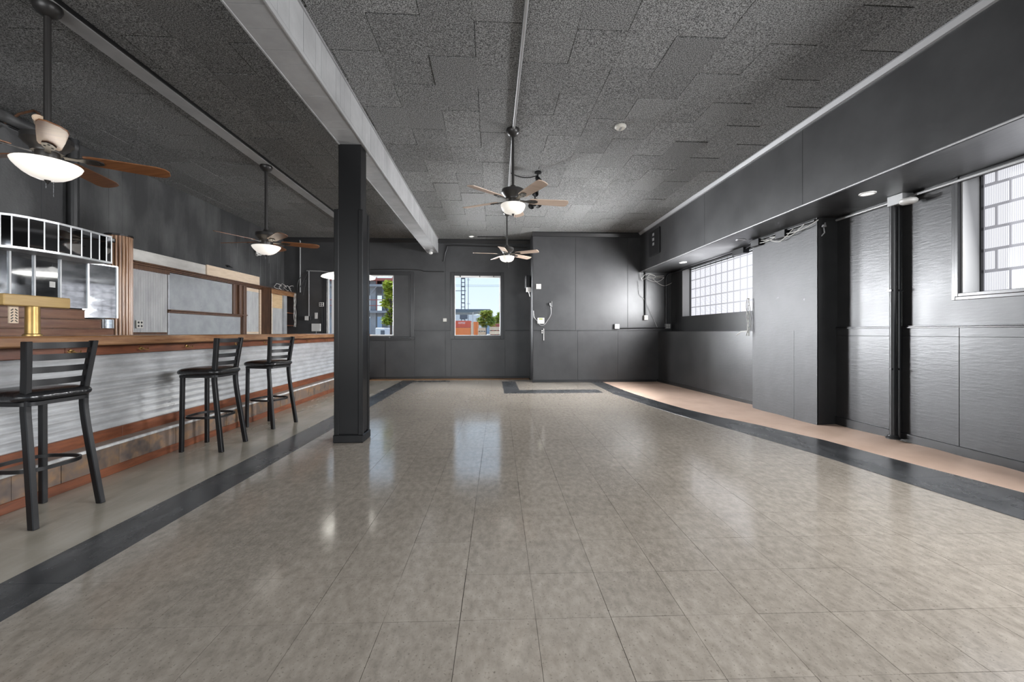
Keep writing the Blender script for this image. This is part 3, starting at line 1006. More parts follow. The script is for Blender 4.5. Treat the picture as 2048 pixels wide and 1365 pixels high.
xf1 = -3.075
f1 = PX(95, 20, xf1)
f2 = PX(532.5, 334, xf1)
f3 = PZ(1026, 259, ZC)
f4 = PZ(1014, 424, ZC)
f1.z = f2.z = ZC - tz
f3.z = f4.z = ZC
fan1 = make_fan('long', f1.z - 2.2, 'large walnut-bladed fan with glowing glass bowl above the near stool', f1, 0, True, math.radians(30))
fan2 = make_fan('long', f2.z - 2.2, 'walnut-bladed fan on a long rod between near fan and column', f2, 0, True, math.radians(27))
fan3 = make_fan('short', f3.z - 2.49, 'pale-bladed fan with glass bowl in the middle of the room, the larger of that pair', f3, 0, False, math.radians(7))
fan4 = make_fan('short', f4.z - 2.49, 'pale-bladed fan hanging before the back wall above the square window', f4, 0, False, math.radians(42))
for f_, e_ in ((f1, 60), (f2, 50)):
    l = lamp('fan_lamp', 'POINT', (f_.x, f_.y, 2.285), (0, 0, 0), e_, color=(1, 0.89, 0.76))
    l.data.shadow_soft_size = 0.06

# ---- beer tower on the bar
q0, q1 = PX(8, 600, -3.3), PX(142, 600, -3.3)
zt_, zbm = H + 0.0803 * 3.3, H + 0.0562 * 3.3
ty = PX(65, 640, -3.345).y
tw = thing('beer_tower', 'golden T-shaped beer tower with wooden header standing on the bar', 'beer tower', (-3.3, ty, 1.124))
box(-0.09, 0.0, q0.y - ty, q1.y - ty, zbm - 1.124, zt_ - 1.124).build('header', m_goldwood, tw, bevel=0.006)
MB().lathe([(0.0, 0), (0.05, 0), (0.05, 0.01), (0.039, 0.016), (0.038, zbm - 1.124), (0.0, zbm - 1.124)], 28, (-0.045, 0, 0)).build('post', m_brass, tw, smooth=True)
pl = box(-0.085, -0.075, -0.115, -0.06, 0.09, zbm - 1.124).build('pierced_plate', m_pine, tw)
for i in range(5):
    for s in (0, 1):
        MB().box(-0.0752, -0.073, -0.009, 0.009, -0.003, 0.003, Matrix.Translation((0, -0.1 + 0.026 * s, 0.105 + i * 0.02)) @ Matrix.Rotation(0.7 if s == 0 else -0.7, 4, 'X')).build('slot', m_black_trim, pl)

# ---- back bar: tiered bottle shelf, mirrors, curved mirror fascia, fluted post
cab = thing('back_bar_cabinet', 'dark wooden cabinet along the wall behind the bar, under the bottle steps', 'cabinet', (-4.7, 0, 0))
box(-0.33, 0.4, 1.2, 5.4, 0, 1.05).build('body', m_walnut, cab)
box(-0.33, 0.43, 1.2, 5.4, 1.05, 1.09).build('worktop', m_shelfwood, cab)
for k_ in range(6):
    dr = box(0.4, 0.418, 1.23 + k_ * 0.69, 1.89 + k_ * 0.69, 0.1, 1.02).build('door', m_walnut, cab, bevel=0.004)
    MB().tube([(0.425, 1.83 + k_ * 0.69, 0.7), (0.44, 1.83 + k_ * 0.69, 0.72), (0.44, 1.83 + k_ * 0.69, 0.8), (0.425, 1.83 + k_ * 0.69, 0.82)], 0.006, 6).build('handle', m_brass, dr)

tier = thing('bottle_steps', 'stepped reddish wooden bottle shelf behind the beer tower', 'shelf', (-4.6, 0, 1.09))
xs_ = (-4.3, -4.42, -4.54)
ends = [PX(228, 660, -4.3).y, PX(203, 646, -4.42).y, PX(170, 628, -4.54).y]
zts = [H + (665 - 657) / (985 - 228) * 4.3 + 0.0, H + (665 - 639) / (985 - 190) * 4.42, H + (665 - 620) / (985 - 170) * 4.54]
z0 = 1.09
for k_ in range(3):
    box(xs_[k_] - 0.085 + 4.6, xs_[k_] + 4.6 - 0.002, 2.2, ends[k_], z0 - 1.09, zts[k_] - 1.09 - 0.014).build('riser', m_shelfwood, tier)
    box(xs_[k_] - 0.09 + 4.6, xs_[k_] + 4.6 + 0.006, 2.2, ends[k_] + 0.004, zts[k_] - 1.09 - 0.014, zts[k_] - 1.09).build('tread', m_walnut, tier, bevel=0.003)
    z0 = zts[k_] - 0.06
e0 = PX(205, 648, -4.5).y
e1 = PX(226, 648, -4.5).y
zsq = zts[0] - 1.09
box(-4.5 + 4.6 - 0.012, 0.1, e0, e1, zsq, zsq + 0.105).build('mirror_tile', m_mirror, tier)
for yq in (e0, e1):
    box(0.09, 0.106, yq - .006, yq + .006, zsq, zsq + 0.105).build('edge_strip', m_mullion, tier)

XM = -4.65
pxs = [-40, 18.5, 68, 120, 171, 227]
mir = thing('bar_mirror', 'mirror of tall panes behind the bar, below the curved fascia', 'mirror', (XM, 4, 1.3))
ysm_ = [PX(p, 560, XM).y for p in pxs]
zmt = H + 0.171 * 4.65
tilts = [-0.02, -0.02, -0.02, 0.2, 0.25]
for k_ in range(5):
    a, b = ysm_[k_], ysm_[k_ + 1]
    zb2 = H + (665 - (637 if k_ == 4 else 618)) / (985 - pxs[k_ + 1]) * 4.65
    Mx = Matrix.Translation((0, (a + b) / 2 - 4, -1.3)) @ Matrix.Rotation(-tilts[k_], 4, 'Z')
    MB().box(-0.012, 0, -(b - a) / 2 + .004, (b - a) / 2 - .004, zb2, zmt, Mx).build('mirror_pane', m_mirror, mir)
    MB().box(-0.014, 0.012, (b - a) / 2 - .008, (b - a) / 2 + .008, zb2, zmt + 0.01, Mx).build('divider', m_mullion, mir)
    MB().box(-0.014, 0.012, -(b - a) / 2, (b - a) / 2, zmt, zmt + 0.016, Mx).build('top_strip', m_mullion, mir)
    if k_ == 2:
        MB().box(0.001, 0.004, 0.02, 0.075, zmt - 0.32, zmt - 0.26, Mx).build('paper_note', m_offwhite, mir)

fx_ = [(-60, -4.62), (-20, -4.58), (0, -4.53), (23.5, -4.47), (57.6, -4.42), (89, -4.39), (117, -4.37), (142, -4.365), (163.5, -4.36), (182, -4.37), (199, -4.38), (213, -4.38), (223, -4.375)]
vp = [PX(p, 480, X) for p, X in fx_]
z0v, z1v = H + 0.797, H + 1.095
fas = thing('mirror_fascia', 'curved fascia of dark mirror tiles in silver strips over the bar mirror', 'fascia', (-4.5, 4, z0v))
for k_ in range(len(vp) - 1):
    a, b = vp[k_], vp[k_ + 1]
    a2, b2 = Vector((a.x + 4.5, a.y - 4, 0)), Vector((b.x + 4.5, b.y - 4, 0))
    n_ = Vector((b2.y - a2.y, -(b2.x - a2.x), 0)).normalized()
    for nm, mm, p, q, t0, t1, zz0, zz1 in (('mirror_tile', m_mirror_dark, a2, b2, -0.01, 0.0, 0.008, z1v - z0v - .008),):
        MB().loft([[p + n_ * t0 + Vector((0, 0, zz0)), p + n_ * t1 + Vector((0, 0, zz0)), p + n_ * t1 + Vector((0, 0, zz1)), p + n_ * t0 + Vector((0, 0, zz1))],
                   [q + n_ * t0 + Vector((0, 0, zz0)), q + n_ * t1 + Vector((0, 0, zz0)), q + n_ * t1 + Vector((0, 0, zz1)), q + n_ * t0 + Vector((0, 0, zz1))]]).build(nm, mm, fas)
    MB().tube([b2 + Vector((0, 0, 0)), b2 + Vector((0, 0, z1v - z0v))], 0.006, 6).build('divider', m_mullion, fas)
rim = [Vector((p.x + 4.5, p.y - 4, 0)) for p in vp]
for zz in (0.0, z1v - z0v):
    MB().loft([[p + Vector((d, 0, zz + h)) for d, h in ((-.014, -.01), (.008, -.01), (.008, .01), (-.014, .01))] for p in rim]).build('edge_strip', m_mullion, fas)
pts = [(p.x + 4.5 - 0.012, p.y - 4) for p in vp]
MB().prism(pts + [(-0.5, vp[-1].y - 4), (-0.5, vp[0].y - 4)], 2, -0.012, 0.004).build('underside', m_grey_paint, fas)
MB().prism(pts + [(-0.5, vp[-1].y - 4), (-0.5, vp[0].y - 4)], 2, z1v - z0v - 0.012, z1v - z0v).build('top_board', m_black_trim, fas)
pu = PX(255, 470, -4.6)
dv = thing('cable_box', 'flat black cable box lying on the end of the mirror fascia', 'electronics', (-4.72, pu.y - 0.36, z1v))
box(-0.12, 0.12, -0.2, 0.2, 0, 0.05).build('case', m_black_metal, dv, bevel=0.004)
box(0.12, 0.124, -0.18, 0.18, 0.012, 0.04).build('front_strip', m_conduit, dv)
cb = thing('cable_loop', 'white cable looping up from the fascia top beside the wall pipe', 'cable', (-4.7, vp[5].y + .3, z1v))
MB().tube([(0, 0.28 * (i / 10 - .5), 0.09 * math.sin(PI * i / 10)) for i in range(11)], 0.006, 6).build('cable', m_cable_white, cb, smooth=True)
for px, w_ in ((88, 0.1), (115, 0.09)):
    p = PX(px, 430, -4.5)
    o = box(-0.06, 0.0, -w_, w_, 0, 0.018).build('shelf_bracket', m_galv, None, bevel=0.003, loc=(-4.5, p.y, z1v))
    tag(o, 'flat metal plate lying on the fascia top, %s of the two' % ('nearer the camera' if px < 100 else 'nearer the wall pipe'), 'plate', 'flat metal plates on the fascia')

# fluted, quarter-round post
fp = PX(247, 560, -4.6)
fl = thing('fluted_post', 'orange brown fluted wooden post at the end of the bar mirror', 'post', (-4.68, fp.y + 0.03, 1.09))
ztop = H + (665 - 472) / (985 - 247) * 4.58 - 1.09
MB().lathe([(0.0, 0), (0.115, 0), (0.115, ztop), (0.0, ztop)], 24).build('core', m_walnut, fl)
for k_ in range(13):
    a = -PI * 0.62 + k_ * PI * 1.1 / 12
    MB().tube([(0.116 * math.cos(a), 0.116 * math.sin(a), 0.0), (0.116 * math.cos(a), 0.116 * math.sin(a), ztop - 0.004)], 0.0145, 8).build('reed', m_flute, fl, smooth=True)
MB().lathe([(0.0, 0), (0.14, 0), (0.14, 0.02), (0.0, 0.02)], 24, (0, 0, ztop)).build('cap', m_black_trim, fl)

# panels behind the far half of the bar
XQ = -5.0


def pq(px, py):
    return PX(px, py, XQ)


ya, yb_, yc_, yd = pq(265, 600).y, pq(338, 600).y, pq(489, 600).y, pq(531, 600).y
yd = min(yd, PX(543, 600, -4.78).y + 0.03)
zH0, zH1 = H + 0.2 * 5, H + 0.2335 * 5
wd = thing('corrugated_panel', 'weathered white corrugated tin panel next to the fluted post', 'panel', (XL + .004, ya, 1.1))
corrugate(wd, m_corr_white, 0.05, 2.04 - 1.1, 0.0, yb_ - ya - .02, 0.043, 0.006, lambda L_, w_, d: (0.03 + d, w_, L_), name='tin_sheet')
box(0.0, 0.022, -0.03, yb_ - ya, -0.05, 1.0).build('backing_board', m_walnut, wd)
box(0.022, 0.06, 0.0, yb_ - ya, 0.94, 1.0).build('head_trim', m_walnut, wd)
o_ = pq(278, 649)
ot = thing('quad_outlet', 'grey four-socket outlet at the foot of the white tin panel', 'outlet', (XL + 0.045, o_.y, o_.z - 0.055))
box(0, 0.02, -0.055, 0.055, 0, 0.11).build('cover_plate', m_ivory, ot, bevel=0.003)
for sy_ in (-1, 1):
    for sz in (0.03, 0.08):
        MB().lathe([(0.0, 0.0), (0.015, 0.0), (0.015, 0.002), (0.0, 0.002)], 12, M=Matrix.Translation((0.02, sy_ * 0.025, sz)) @ Matrix.Rotation(PI / 2, 4, 'Y')).build('socket', m_black_metal, ot)

gb = thing('steel_board', 'large grey galvanized board on the wall behind the bar', 'board', (XL + .004, yb_, 1.1))
zl_ = H + (665 - 627) / (985 - 410) * 5 - 1.1
box(0.0, 0.03, 0.012, yc_ - yb_ - 0.365, zl_, 0.975).build('sheet', m_galv_flat, gb)
box(0.0, 0.03, 0.012, yc_ - yb_ - 0.105, -0.05, zl_ - 0.002).build('sheet', m_galv_flat, gb)
box(0.0, 0.04, -0.008, 0.012, -0.05, 1.0).build('edge_strip', m_galv, gb)
zl = H + (665 - 627) / (985 - 410) * 5
ld = thing('wall_ledge', 'narrow brown wooden ledge across the grey steel board', 'ledge', (XL + 0.03, yb_ - .02, zl))
box(0.0, 0.07, 0, yc_ - yb_ + 0.05, 0.0, 0.022).build('ledge_board', m_walnut, ld, bevel=0.004)
box(0.0, 0.035, 0, yc_ - yb_ + 0.02, -0.03, 0.0).build('ledge_support', m_walnut, ld, bevel=0.004)
# header: moulding carrying two boards
hm = thing('header_moulding', 'brown wooden moulding running above the tin and steel panels', 'moulding', (XL + .004, ya, zH0 - 0.07))
for k_, (a, d) in enumerate(((0.0, 0.05), (0.025, 0.065), (0.05, 0.085))):
    box(0.0, d, -0.02, pq(542, 600).y - ya, a, a + 0.024).build('fillet', m_walnut, hm, bevel=0.003)
yj = pq(414, 560).y
ye = pq(517, 560).y
o = box(0, 0.028, ya, yj, 0, zH1 - zH0).build('header_board', m_whiteboard, None, bevel=0.003, loc=(XL + .015, 0, zH0 + .005))
tag(o, 'long whitewashed board leaning on the moulding behind the bar', 'board')
o = box(0, 0.028, yj - 0.03, ye, 0.0, zH1 - zH0 + .01).build('header_board', m_pine, None, bevel=0.003, loc=(XL + .046, 0, zH0 + .005))
tag(o, 'bare pine board lapped over the end of the whitewashed board', 'board')
# moulded stile and second tin panel
sl = thing('moulded_stile', 'dark brown moulded wooden upright between steel board and second tin panel', 'post', (XL + .004, yc_, 1.1))
for k_, (a, b, d) in enumerate(((-0.36, -0.24, 0.06), (-0.24, -0.17, 0.1), (-0.17, -0.1, 0.075), (-0.1, 0.0, 0.095))):
    box(0.0, d, a, b - .004, zl - 1.1 + 0.024 if k_ < 3 else -0.05, zH0 - 0.07 - 1.1).build('moulding', m_walnut, sl, bevel=0.004)
w2 = thing('corrugated_panel', 'narrower white corrugated tin panel left of the wooden cabinet', 'panel', (XL + .004, yc_ + .02, 1.1))
corrugate(w2, m_corr_white, 0.06, 0.9, 0.05, yd - yc_ - .12, 0.043, 0.006, lambda L_, w_, d: (0.03 + d, w_, L_), name='tin_sheet')
box(0.0, 0.022, 0, yd - yc_ - .1, -0.05, 0.97).build('backing_board', m_pine, w2)
box(0.0, 0.05, 0, 0.045, -0.05, 0.97).build('side_trim', m_whiteboard, w2)
box(0.0, 0.05, yd - yc_ - .09, yd - yc_ - .04, -0.05, 0.97).build('side_trim', m_pine, w2)

# cabinet carcass at the far end
XK = -4.78
k0, k1 = PX(543, 600, XK).y, PX(601, 600, XK).y
kz = H + (665 - 576) / (985 - 543) * 4.78
kb = thing('open_cabinet', 'open brown cabinet with plywood and tin back in the far corner of the bar', 'cabinet', (XK, k0, 0))
dp = XL + 0.0 - XK
box(dp, 0, 0, 0.03, 0, kz).build('side', m_walnut, kb)
box(dp, -0.0, k1 - k0 - 0.03, k1 - k0, 0, kz).build('side', m_walnut, kb)
box(dp, 0.0, 0.03, k1 - k0 - .03, kz - 0.02, kz).build('top', m_walnut, kb)
box(-0.02, 0.004, 0.0, k1 - k0, kz - 0.12, kz - 0.02).build('head_rail', m_oak, kb, bevel=0.003)
box(-0.02, 0.004, 0.0, 0.03, 0, kz - 0.12).build('stile', m_pine, kb, bevel=0.003)
yk1 = PX(568, 600, XK).y - k0
yk2 = PX(574, 600, XK).y - k0
box(-0.06, -0.04, 0.03, yk1, 1.42 + .27, kz - 0.12).build('plywood_piece', m_ply, kb)
corrugate(kb, m_corr_white, 1.0, 1.69, 0.03, yk1, 0.06, 0.005, lambda L_, w_, d: (-0.05 + d, w_, L_), name='tin_sheet')
box(-0.06, 0.0, yk1, yk2, 0.9, kz - 0.12).build('divider', m_galv_flat, kb)
box(dp + .01, dp + 0.03, yk2, k1 - k0 - .03, 0.5, kz - 0.12).build('back_panel', m_redwood, kb)
for z in (1.3, 1.6):
    box(dp + .03, -0.05, yk2, k1 - k0 - .03, z, z + 0.02).build('shelf', m_redwood, kb)
for a in (k1 - k0 - 0.14, k1 - k0 - 0.09, k1 - k0 - 0.045):
    box(0.0, 0.014, a, a + 0.035, 0.9, kz - 0.12).build('batten', m_redwood, kb, bevel=0.003)
p1 = PX(590, 585, XK + .03)
o = MB()
for k_ in range(3):
    pts = [Vector((XK + 0.025 + 0.012 * k_, p1.y + 0.05 * math.sin(i * 0.9 + k_ * 1.7) - 0.02 * k_, kz - 0.03 - 0.1 * i)) for i in range(9)]
    o.wire(pts, 0.008, 6)
o = o.build('hanging_cable', m_cable_white, None, smooth=True)
tag(o, 'white electric cables hanging down the front of the open cabinet', 'cable')
o = MB()
for k_ in range(4):
    c0 = Vector((XK - 0.05, k0 + 0.35 + 0.22 * k_, kz + 0.005))
    o.wire([c0 + Vector((0.02 * math.sin(3 * a + k_), 0.12 * math.cos(a), 0.09 + 0.085 * math.sin(a) * (1 if k_ % 2 else 0.7) - 0.02)) for a in [i * 2 * PI / 14 for i in range(13)]], 0.006, 6)
o = o.build('cable_coil', m_cable_white, None, smooth=True)
tag(o, 'tangle of pale cables lying on top of the open cabinet', 'cable')
o = box(-0.02, 0.05, 0, 0.09, 0, 2.1).build('metal_angle', m_galv, None, bevel=0.003, loc=(XK, k1 + 0.005, 0))
tag(o, 'grey metal edge strip at the right end of the open cabinet', 'strip')

# small things on the left wall
cp = PX(513, 508, XL)
sc_ = thing('security_camera', 'white bullet security camera on the black wall behind the far fan', 'camera', (XL, cp.y, cp.z))
MB().lathe([(0.0, 0), (0.05, 0), (0.05, 0.02), (0.02, 0.03), (0.0, 0.03)], 16, M=Matrix.Rotation(PI / 2, 4, 'Y')).build('base', m_offwhite, sc_, smooth=True)
Mc = Matrix.Translation((0.07, 0.0, 0.02)) @ Matrix.Rotation(math.radians(50), 4, 'Z') @ Matrix.Rotation(math.radians(-100), 4, 'Y').inverted()
MB().tube([(0.02, 0, 0), (0.06, 0, 0.02)], 0.014, 8).build('arm', m_offwhite, sc_, smooth=True)
Mc = Matrix.Translation((0.08, -0.03, 0.02)) @ (Vector((0.5, -0.8, -0.15)).to_track_quat('Z', 'Y').to_matrix().to_4x4())
MB().lathe([(0.0, -0.08), (0.045, -0.08), (0.058, -0.04), (0.062, 0.06), (0.05, 0.06), (0.045, 0.045), (0.0, 0.045)], 18, M=Mc).build('barrel', m_offwhite, sc_, smooth=True)
MB().lathe([(0.0, 0.046), (0.028, 0.046), (0.02, 0.052), (0.0, 0.054)], 14, M=Mc).build('lens', m_black_metal, sc_, smooth=True)
bp = PX(455, 533, XL)
o = MB().box(-0.0, 0.03, -0.03, 0.03, -0.02, 0.02).tube([(0.03, -0.09, 0.005), (0.04, 0, 0.0), (0.03, 0.1, -0.01)], 0.007, 6).build('wall_bracket', m_black_metal, None, loc=(XL, bp.y, bp.z))
tag(o, 'small black bracket left on the wall above the whitewashed board', 'bracket')
yp = PX(147, 400, XL + 0.06).y
o = MB().tube([(0, 0, 0), (0, 0, ZC - 2.05)], 0.05, 14).build('wall_pipe', m_black_gloss, None, smooth=True, loc=(XL + 0.06, yp, 2.05))
tag(o, 'thick black pipe coming down the wall behind the near fan', 'pipe')
o = MB().tube([(0, -2.2, 0), (0, -0.8, 0.01), (0, 0.5, 0)], 0.055, 12).build('ceiling_pipe', m_black_old, None, smooth=True, loc=(XL + 0.07, yp - 0.5, ZC - 0.1))
tag(o, 'lumpy black pipe under the ceiling along the bar wall', 'pipe')
lp = PX(75, 250, XL + 0.35)
sp_ = thing('spot_lamp', 'small old spot lamp with frayed cord above the near fan', 'lamp', (lp.x, lp.y, lp.z))
MB().lathe([(0.0, 0.0), (0.02, 0.0), (0.05, 0.1), (0.045, 0.1), (0.0, 0.02)], 14, M=Matrix.Rotation(1.1, 4, 'Y') @ Matrix.Rotation(0.6, 4, 'X')).build('shade', m_pine, sp_, smooth=True)
MB().tube([(0, 0, 0), (-0.02, 0, -0.08), (-0.12, 0.02, -0.1), (-0.3, 0.02, -0.02)], 0.01, 8).build('arm', m_chrome, sp_, smooth=True)
MB().tube([(0.05, 0, 0.08), (-0.05, 0.02, 0.16), (-0.2, 0.02, 0.12), (-0.34, 0.02, 0.02)], 0.012, 8).build('cord', m_walnut, sp_, smooth=True)

# ---- back wall, left end: conduits, outlets, switch, router
def wall_box(name, label, cat, px, py, wpx, hpx, Y, mat, depth=0.04, group=None):
    p = PY(px, py, Y)
    s = (p - Vector((0, 0, H))).length / F * 0.98
    t = thing(name, label, cat, (p.x, Y, p.z), 0, group)
    wv, hv = wpx * Y / F / 2, hpx * Y / F / 2
    box(-wv, wv, -depth, 0, -hv, hv).build('cover_plate', mat, t, bevel=0.004)
    return t, wv, hv


def sockets(t, wv, hv, depth, nx, nz, mat):
    for i in range(nx):
        for j in range(nz):
            cx = (-1 + (2 * i + 1) / nx) * wv * 0.85
            cz = (-1 + (2 * j + 1) / nz) * hv * 0.85
            MB().lathe([(0.0, 0), (min(wv, hv) * 0.36, 0), (min(wv, hv) * 0.32, 0.003), (0, 0.003)], 10, M=Matrix.Translation((cx, -depth, cz)) @ Matrix.Rotation(PI / 2, 4, 'X')).build('socket', mat, t)


t, a, b = wall_box('quad_outlet', 'white-rimmed four-socket outlet high beside the left window', 'outlet', 644, 609.5, 9, 8, YB, m_offwhite)
sockets(t, a, b, 0.04, 2, 2, m_black_metal)
t, a, b = wall_box('light_switch', 'narrow white switch plate above the router', 'switch', 632.5, 632, 5.5, 12, YB, m_offwhite, 0.012)
box(-0.01, 0.01, -0.02, -0.012, -0.02, 0.02).build('toggle', m_ivory, t)
t, a, b = wall_box('wifi_router', 'white rounded router on the wall above the bar end', 'router', 633.5, 655.5, 17, 15, YB, m_offwhite, 0.05)
MB().tube([(0, -0.03, -b), (0.0, -0.03, -b - 0.07)], 0.006, 6).build('cord', m_cable_white, t)
t, a, b = wall_box('outlet_box', 'white outlet in a black surface box between two conduits', 'outlet', 617, 637, 12, 8, YB, m_black_metal, 0.06)
box(-a * 0.8, a * 0.4, -0.066, -0.06, -b, b).build('socket_plate', m_offwhite, t)
for px, y0_, y1_, lab in ((618.5, 543, 634, 'thin conduit dropping from the wire to the white outlet box'), (645, 614, 668, 'thin black conduit below the four-socket outlet by the left window')):
    p0, p1_ = PY(px, y0_, YB), PY(px, y1_, YB)
    o = MB().tube([(0, 0, 0), (0, 0, p0.z - p1_.z)], 0.012, 8).build('conduit', m_conduit if px < 630 else m_black_trim, None, smooth=True, loc=(p0.x, YB - 0.02, p1_.z))
    tag(o, lab, 'conduit')
p0 = PY(601.5, 478, YB)
o = MB().tube([(0, 0, 0), (0, 0, 1.3)], 0.016, 8).build('conduit', m_conduit, None, smooth=True, loc=(p0.x, YB - 0.03, ZC - 1.33))
tag(o, 'tall thin conduit in the corner above the open cabinet', 'conduit')
p0, p1_ = PY(614, 542, YB), PY(668, 546, YB)
o = MB().tube([(p0.x, YB - .02, p0.z), ((p0.x + p1_.x) / 2, YB - .02, p0.z - .01), (p1_.x, YB - .02, p1_.z)], 0.014, 8).build('wall_conduit', m_conduit, None, smooth=True)
tag(o, 'pale conduit running level toward the left window head', 'conduit')
o = MB().wire([PY(612, 545, YB - .02), PY(598, 560, YB - .05), PY(594, 580, YB - .1), PY(597, 588, YB - .16)], 0.008, 6).wire([PY(620, 538, YB - .02), PY(600, 575, YB - .05), PY(612, 560, YB - .04), PY(606, 590, YB - .05)], 0.006, 6).build('loose_wire', m_cable_black, None, smooth=True)
tag(o, 'loose dark wires curling in the corner over the open cabinet', 'wire')
o = MB().wire([PY(740, 540, YB - .02), PY(800, 539, YB - .02), PY(840, 540.5, YB - .02), PY(850, 543, YB - .02), PY(888, 543.5, YB - .02)], 0.01, 6).build('loose_wire', m_black_trim, None, smooth=True)
tag(o, 'painted-over wire along the top of the left window', 'wire')
t, a, b = wall_box('quad_outlet', 'white four-socket outlet on the seam between the two windows', 'outlet', 890, 640.5, 7, 6.5, YB, m_ivory, 0.03)
sockets(t, a, b, 0.03, 2, 2, m_offwhite)
p0 = PY(889, 490, YB)
o = MB().tube([(p0.x - .02, YB - .02, 2.9), (p0.x + .02, YB - .02, 3.1), (p0.x + .08, YB - .03, 3.28), (p0.x + .2, YB - .03, 3.3), (0.85, YB - .03, 3.26)], 0.014, 8).build('wall_conduit', m_black_trim, None, smooth=True)
tag(o, 'black conduit bending under the ceiling beside the beam end', 'conduit')

# pendant lamp over the far end of the bar
pd = PZ(697, 551, 1.0)
yp_ = 6.9
pp = PY(697.5, 556, yp_)
pen = thing('pendant_lamp', 'white dome pendant lamp half hidden behind the black column', 'lamp', (pp.x, yp_, pp.z))
rr_ = 50 * yp_ / F
MB().lathe([(rr_, 0.0), (rr_ * 0.97, 0.02), (rr_ * 0.8, 0.05), (rr_ * 0.5, 0.085), (rr_ * 0.15, 0.1), (0.02, 0.13), (0.0, 0.13), (0.0, 0.09), (rr_ * 0.5, 0.075), (rr_ * 0.8, 0.04), (rr_ * 0.95, 0.0)], 32).build('shade', m_lamp_white, pen, smooth=True)
MB().tube([(0, 0, 0.12), (0, 0, ZC - pp.z)], 0.006, 6).build('cord', m_cable_black, pen)
MB().lathe([(0.0, 0), (0.035, 0.03), (0.02, 0.08), (0.0, 0.09)], 14).build('bulb', m_lamp_white, pen, smooth=True)

# ---- boxed-out room: panels, thermostat, wires
p0 = PX(1061, 566, bx0)
bb = thing('breaker_box', 'grey metal breaker box on the side of the boxed-out room', 'electrical box', (bx0 - 0.03, p0.y, PX(1061, 579, bx0).z))
box(-0.1, 0.0, -0.2, 0.2, 0, 0.32).build('case', m_black_metal, bb, bevel=0.006)
box(-0.108, -0.1, -0.17, 0.17, 0.02, 0.3).build('door', m_black, bb, bevel=0.003)
p0 = PX(1058, 578, bx0 - 0.05)
o = MB().box(-0.1, 0, -0.05, 0.05, 0, 0.1).tube([(-0.05, -0.05, 0.02), (-0.05, -0.09, -0.04), (-0.02, -0.06, -0.12)], 0.008, 6).build('junction_box', m_offwhite, None, loc=(bx0 - .04, YBLK + .12, PY(1058, 583, YBLK).z))
tag(o, 'small open white junction box below the breaker box', 'electrical box')
wall_box('square_plate', 'blank square grey plate right of the breaker box', 'plate', 1077, 573.5, 10, 10, YBLK - .008, m_ivory, 0.02)
t, a, b = wall_box('thermostat', 'white wall controller with green display beside the wall corner', 'thermostat', 1081.5, 642, 14, 12, YBLK - .008, m_offwhite, 0.03)
box(-a * 0.55, a * 0.55, -0.034, -0.03, b * 0.4, b * 0.75).build('display', M('green_display', (0.25, 0.3, 0.04), 0.3), t)
o = MB().wire([PY(1101, 611, YBLK - .05), PY(1102, 628, YBLK - .05), PY(1096, 640, YBLK - .05), PY(1088, 650, YBLK - .05), PY(1080, 650, YBLK - .05), PY(1074, 642, YBLK - .05), PY(1068, 634, YBLK - .05), PY(1067, 622, YBLK - .05)], 0.007, 6).build('loose_wire', m_conduit, None, smooth=True)
tag(o, 'thin cord looped round the white wall controller', 'wire')
p0 = PY(1101, 609, YBLK)
o = MB().box(-0.03, -0.0, -0.05, 0, -0.03, 0.03).box(0.02, 0.03, -0.04, 0, -0.06, 0.06).build('wall_jack', m_conduit, None, loc=(p0.x, YBLK - .008, p0.z))
tag(o, 'small wall jack the looped cord hangs from', 'socket')
p0 = PY(1084, 662, YBLK)
o = MB()
for dz in (0.0, -0.045):
    o.lathe([(0.0, 0), (0.016, 0), (0.016, 0.02), (0.0, 0.02)], 10, M=Matrix.Translation((0, 0, dz)) @ Matrix.Rotation(PI / 2, 4, 'X'))
o.box(0.03, 0.045, -0.012, 0, -0.22, 0.05)
o = o.build('push_switch', m_offwhite, None, loc=(p0.x, YBLK - .02, p0.z))
tag(o, 'two white buttons and a strip below the white wall controller', 'switch')
t, a, b = wall_box('quad_outlet', 'four-socket outlet box on the boxed-out wall, farther from the window', 'outlet', 1232.5, 653.5, 10, 10, YBLK - .01, m_conduit, 0.07)
sockets(t, a, b, 0.07, 2, 2, m_offwhite)
t, a, b = wall_box('quad_outlet', 'four-socket outlet box in the corner under the long conduit', 'outlet', 1334, 653, 10, 10, YBLK - .01, m_conduit, 0.07)
sockets(t, a, b, 0.07, 2, 2, m_offwhite)
t, a, b = wall_box('switch_box', 'white switch box hanging at the end of a black conduit', 'switch', 1290.5, 636, 8, 10, YBLK - .01, m_offwhite, 0.06)
box(-0.008, 0.008, -0.07, -0.06, -0.02, 0.02).build('toggle', m_ivory, t)
for px, y0_, y1_, lab in ((1289.5, 545, 632, 'black conduit above the white switch box'), (1331, 556, 649, 'black conduit above the corner outlet box')):
    p0, p1_ = PY(px, y0_, YBLK), PY(px, y1_, YBLK)
    pts = [(0, 0, p1_.z - p0.z), (0, 0, -0.06), (0, 0, 0)]
    if px > 1300:
        pts += [(0.03, 0, 0.06), (0.1, -0.02, 0.1), (0.18, -0.04, 0.11)]
    o = MB().tube(pts, 0.02, 10).build('conduit', m_black_trim, None, smooth=True, loc=(p0.x, YBLK - 0.035, p0.z))
    tag(o, lab, 'conduit')
p0, p1_ = PY(1238, 657, YBLK), PY(1330, 656, YBLK)
o = MB().tube([(p0.x, YBLK - .03, p0.z), (p1_.x, YBLK - .03, p1_.z)], 0.014, 8).build('conduit', m_black_trim, None, smooth=True)
tag(o, 'level black conduit joining the two outlet boxes', 'conduit')
o = MB()
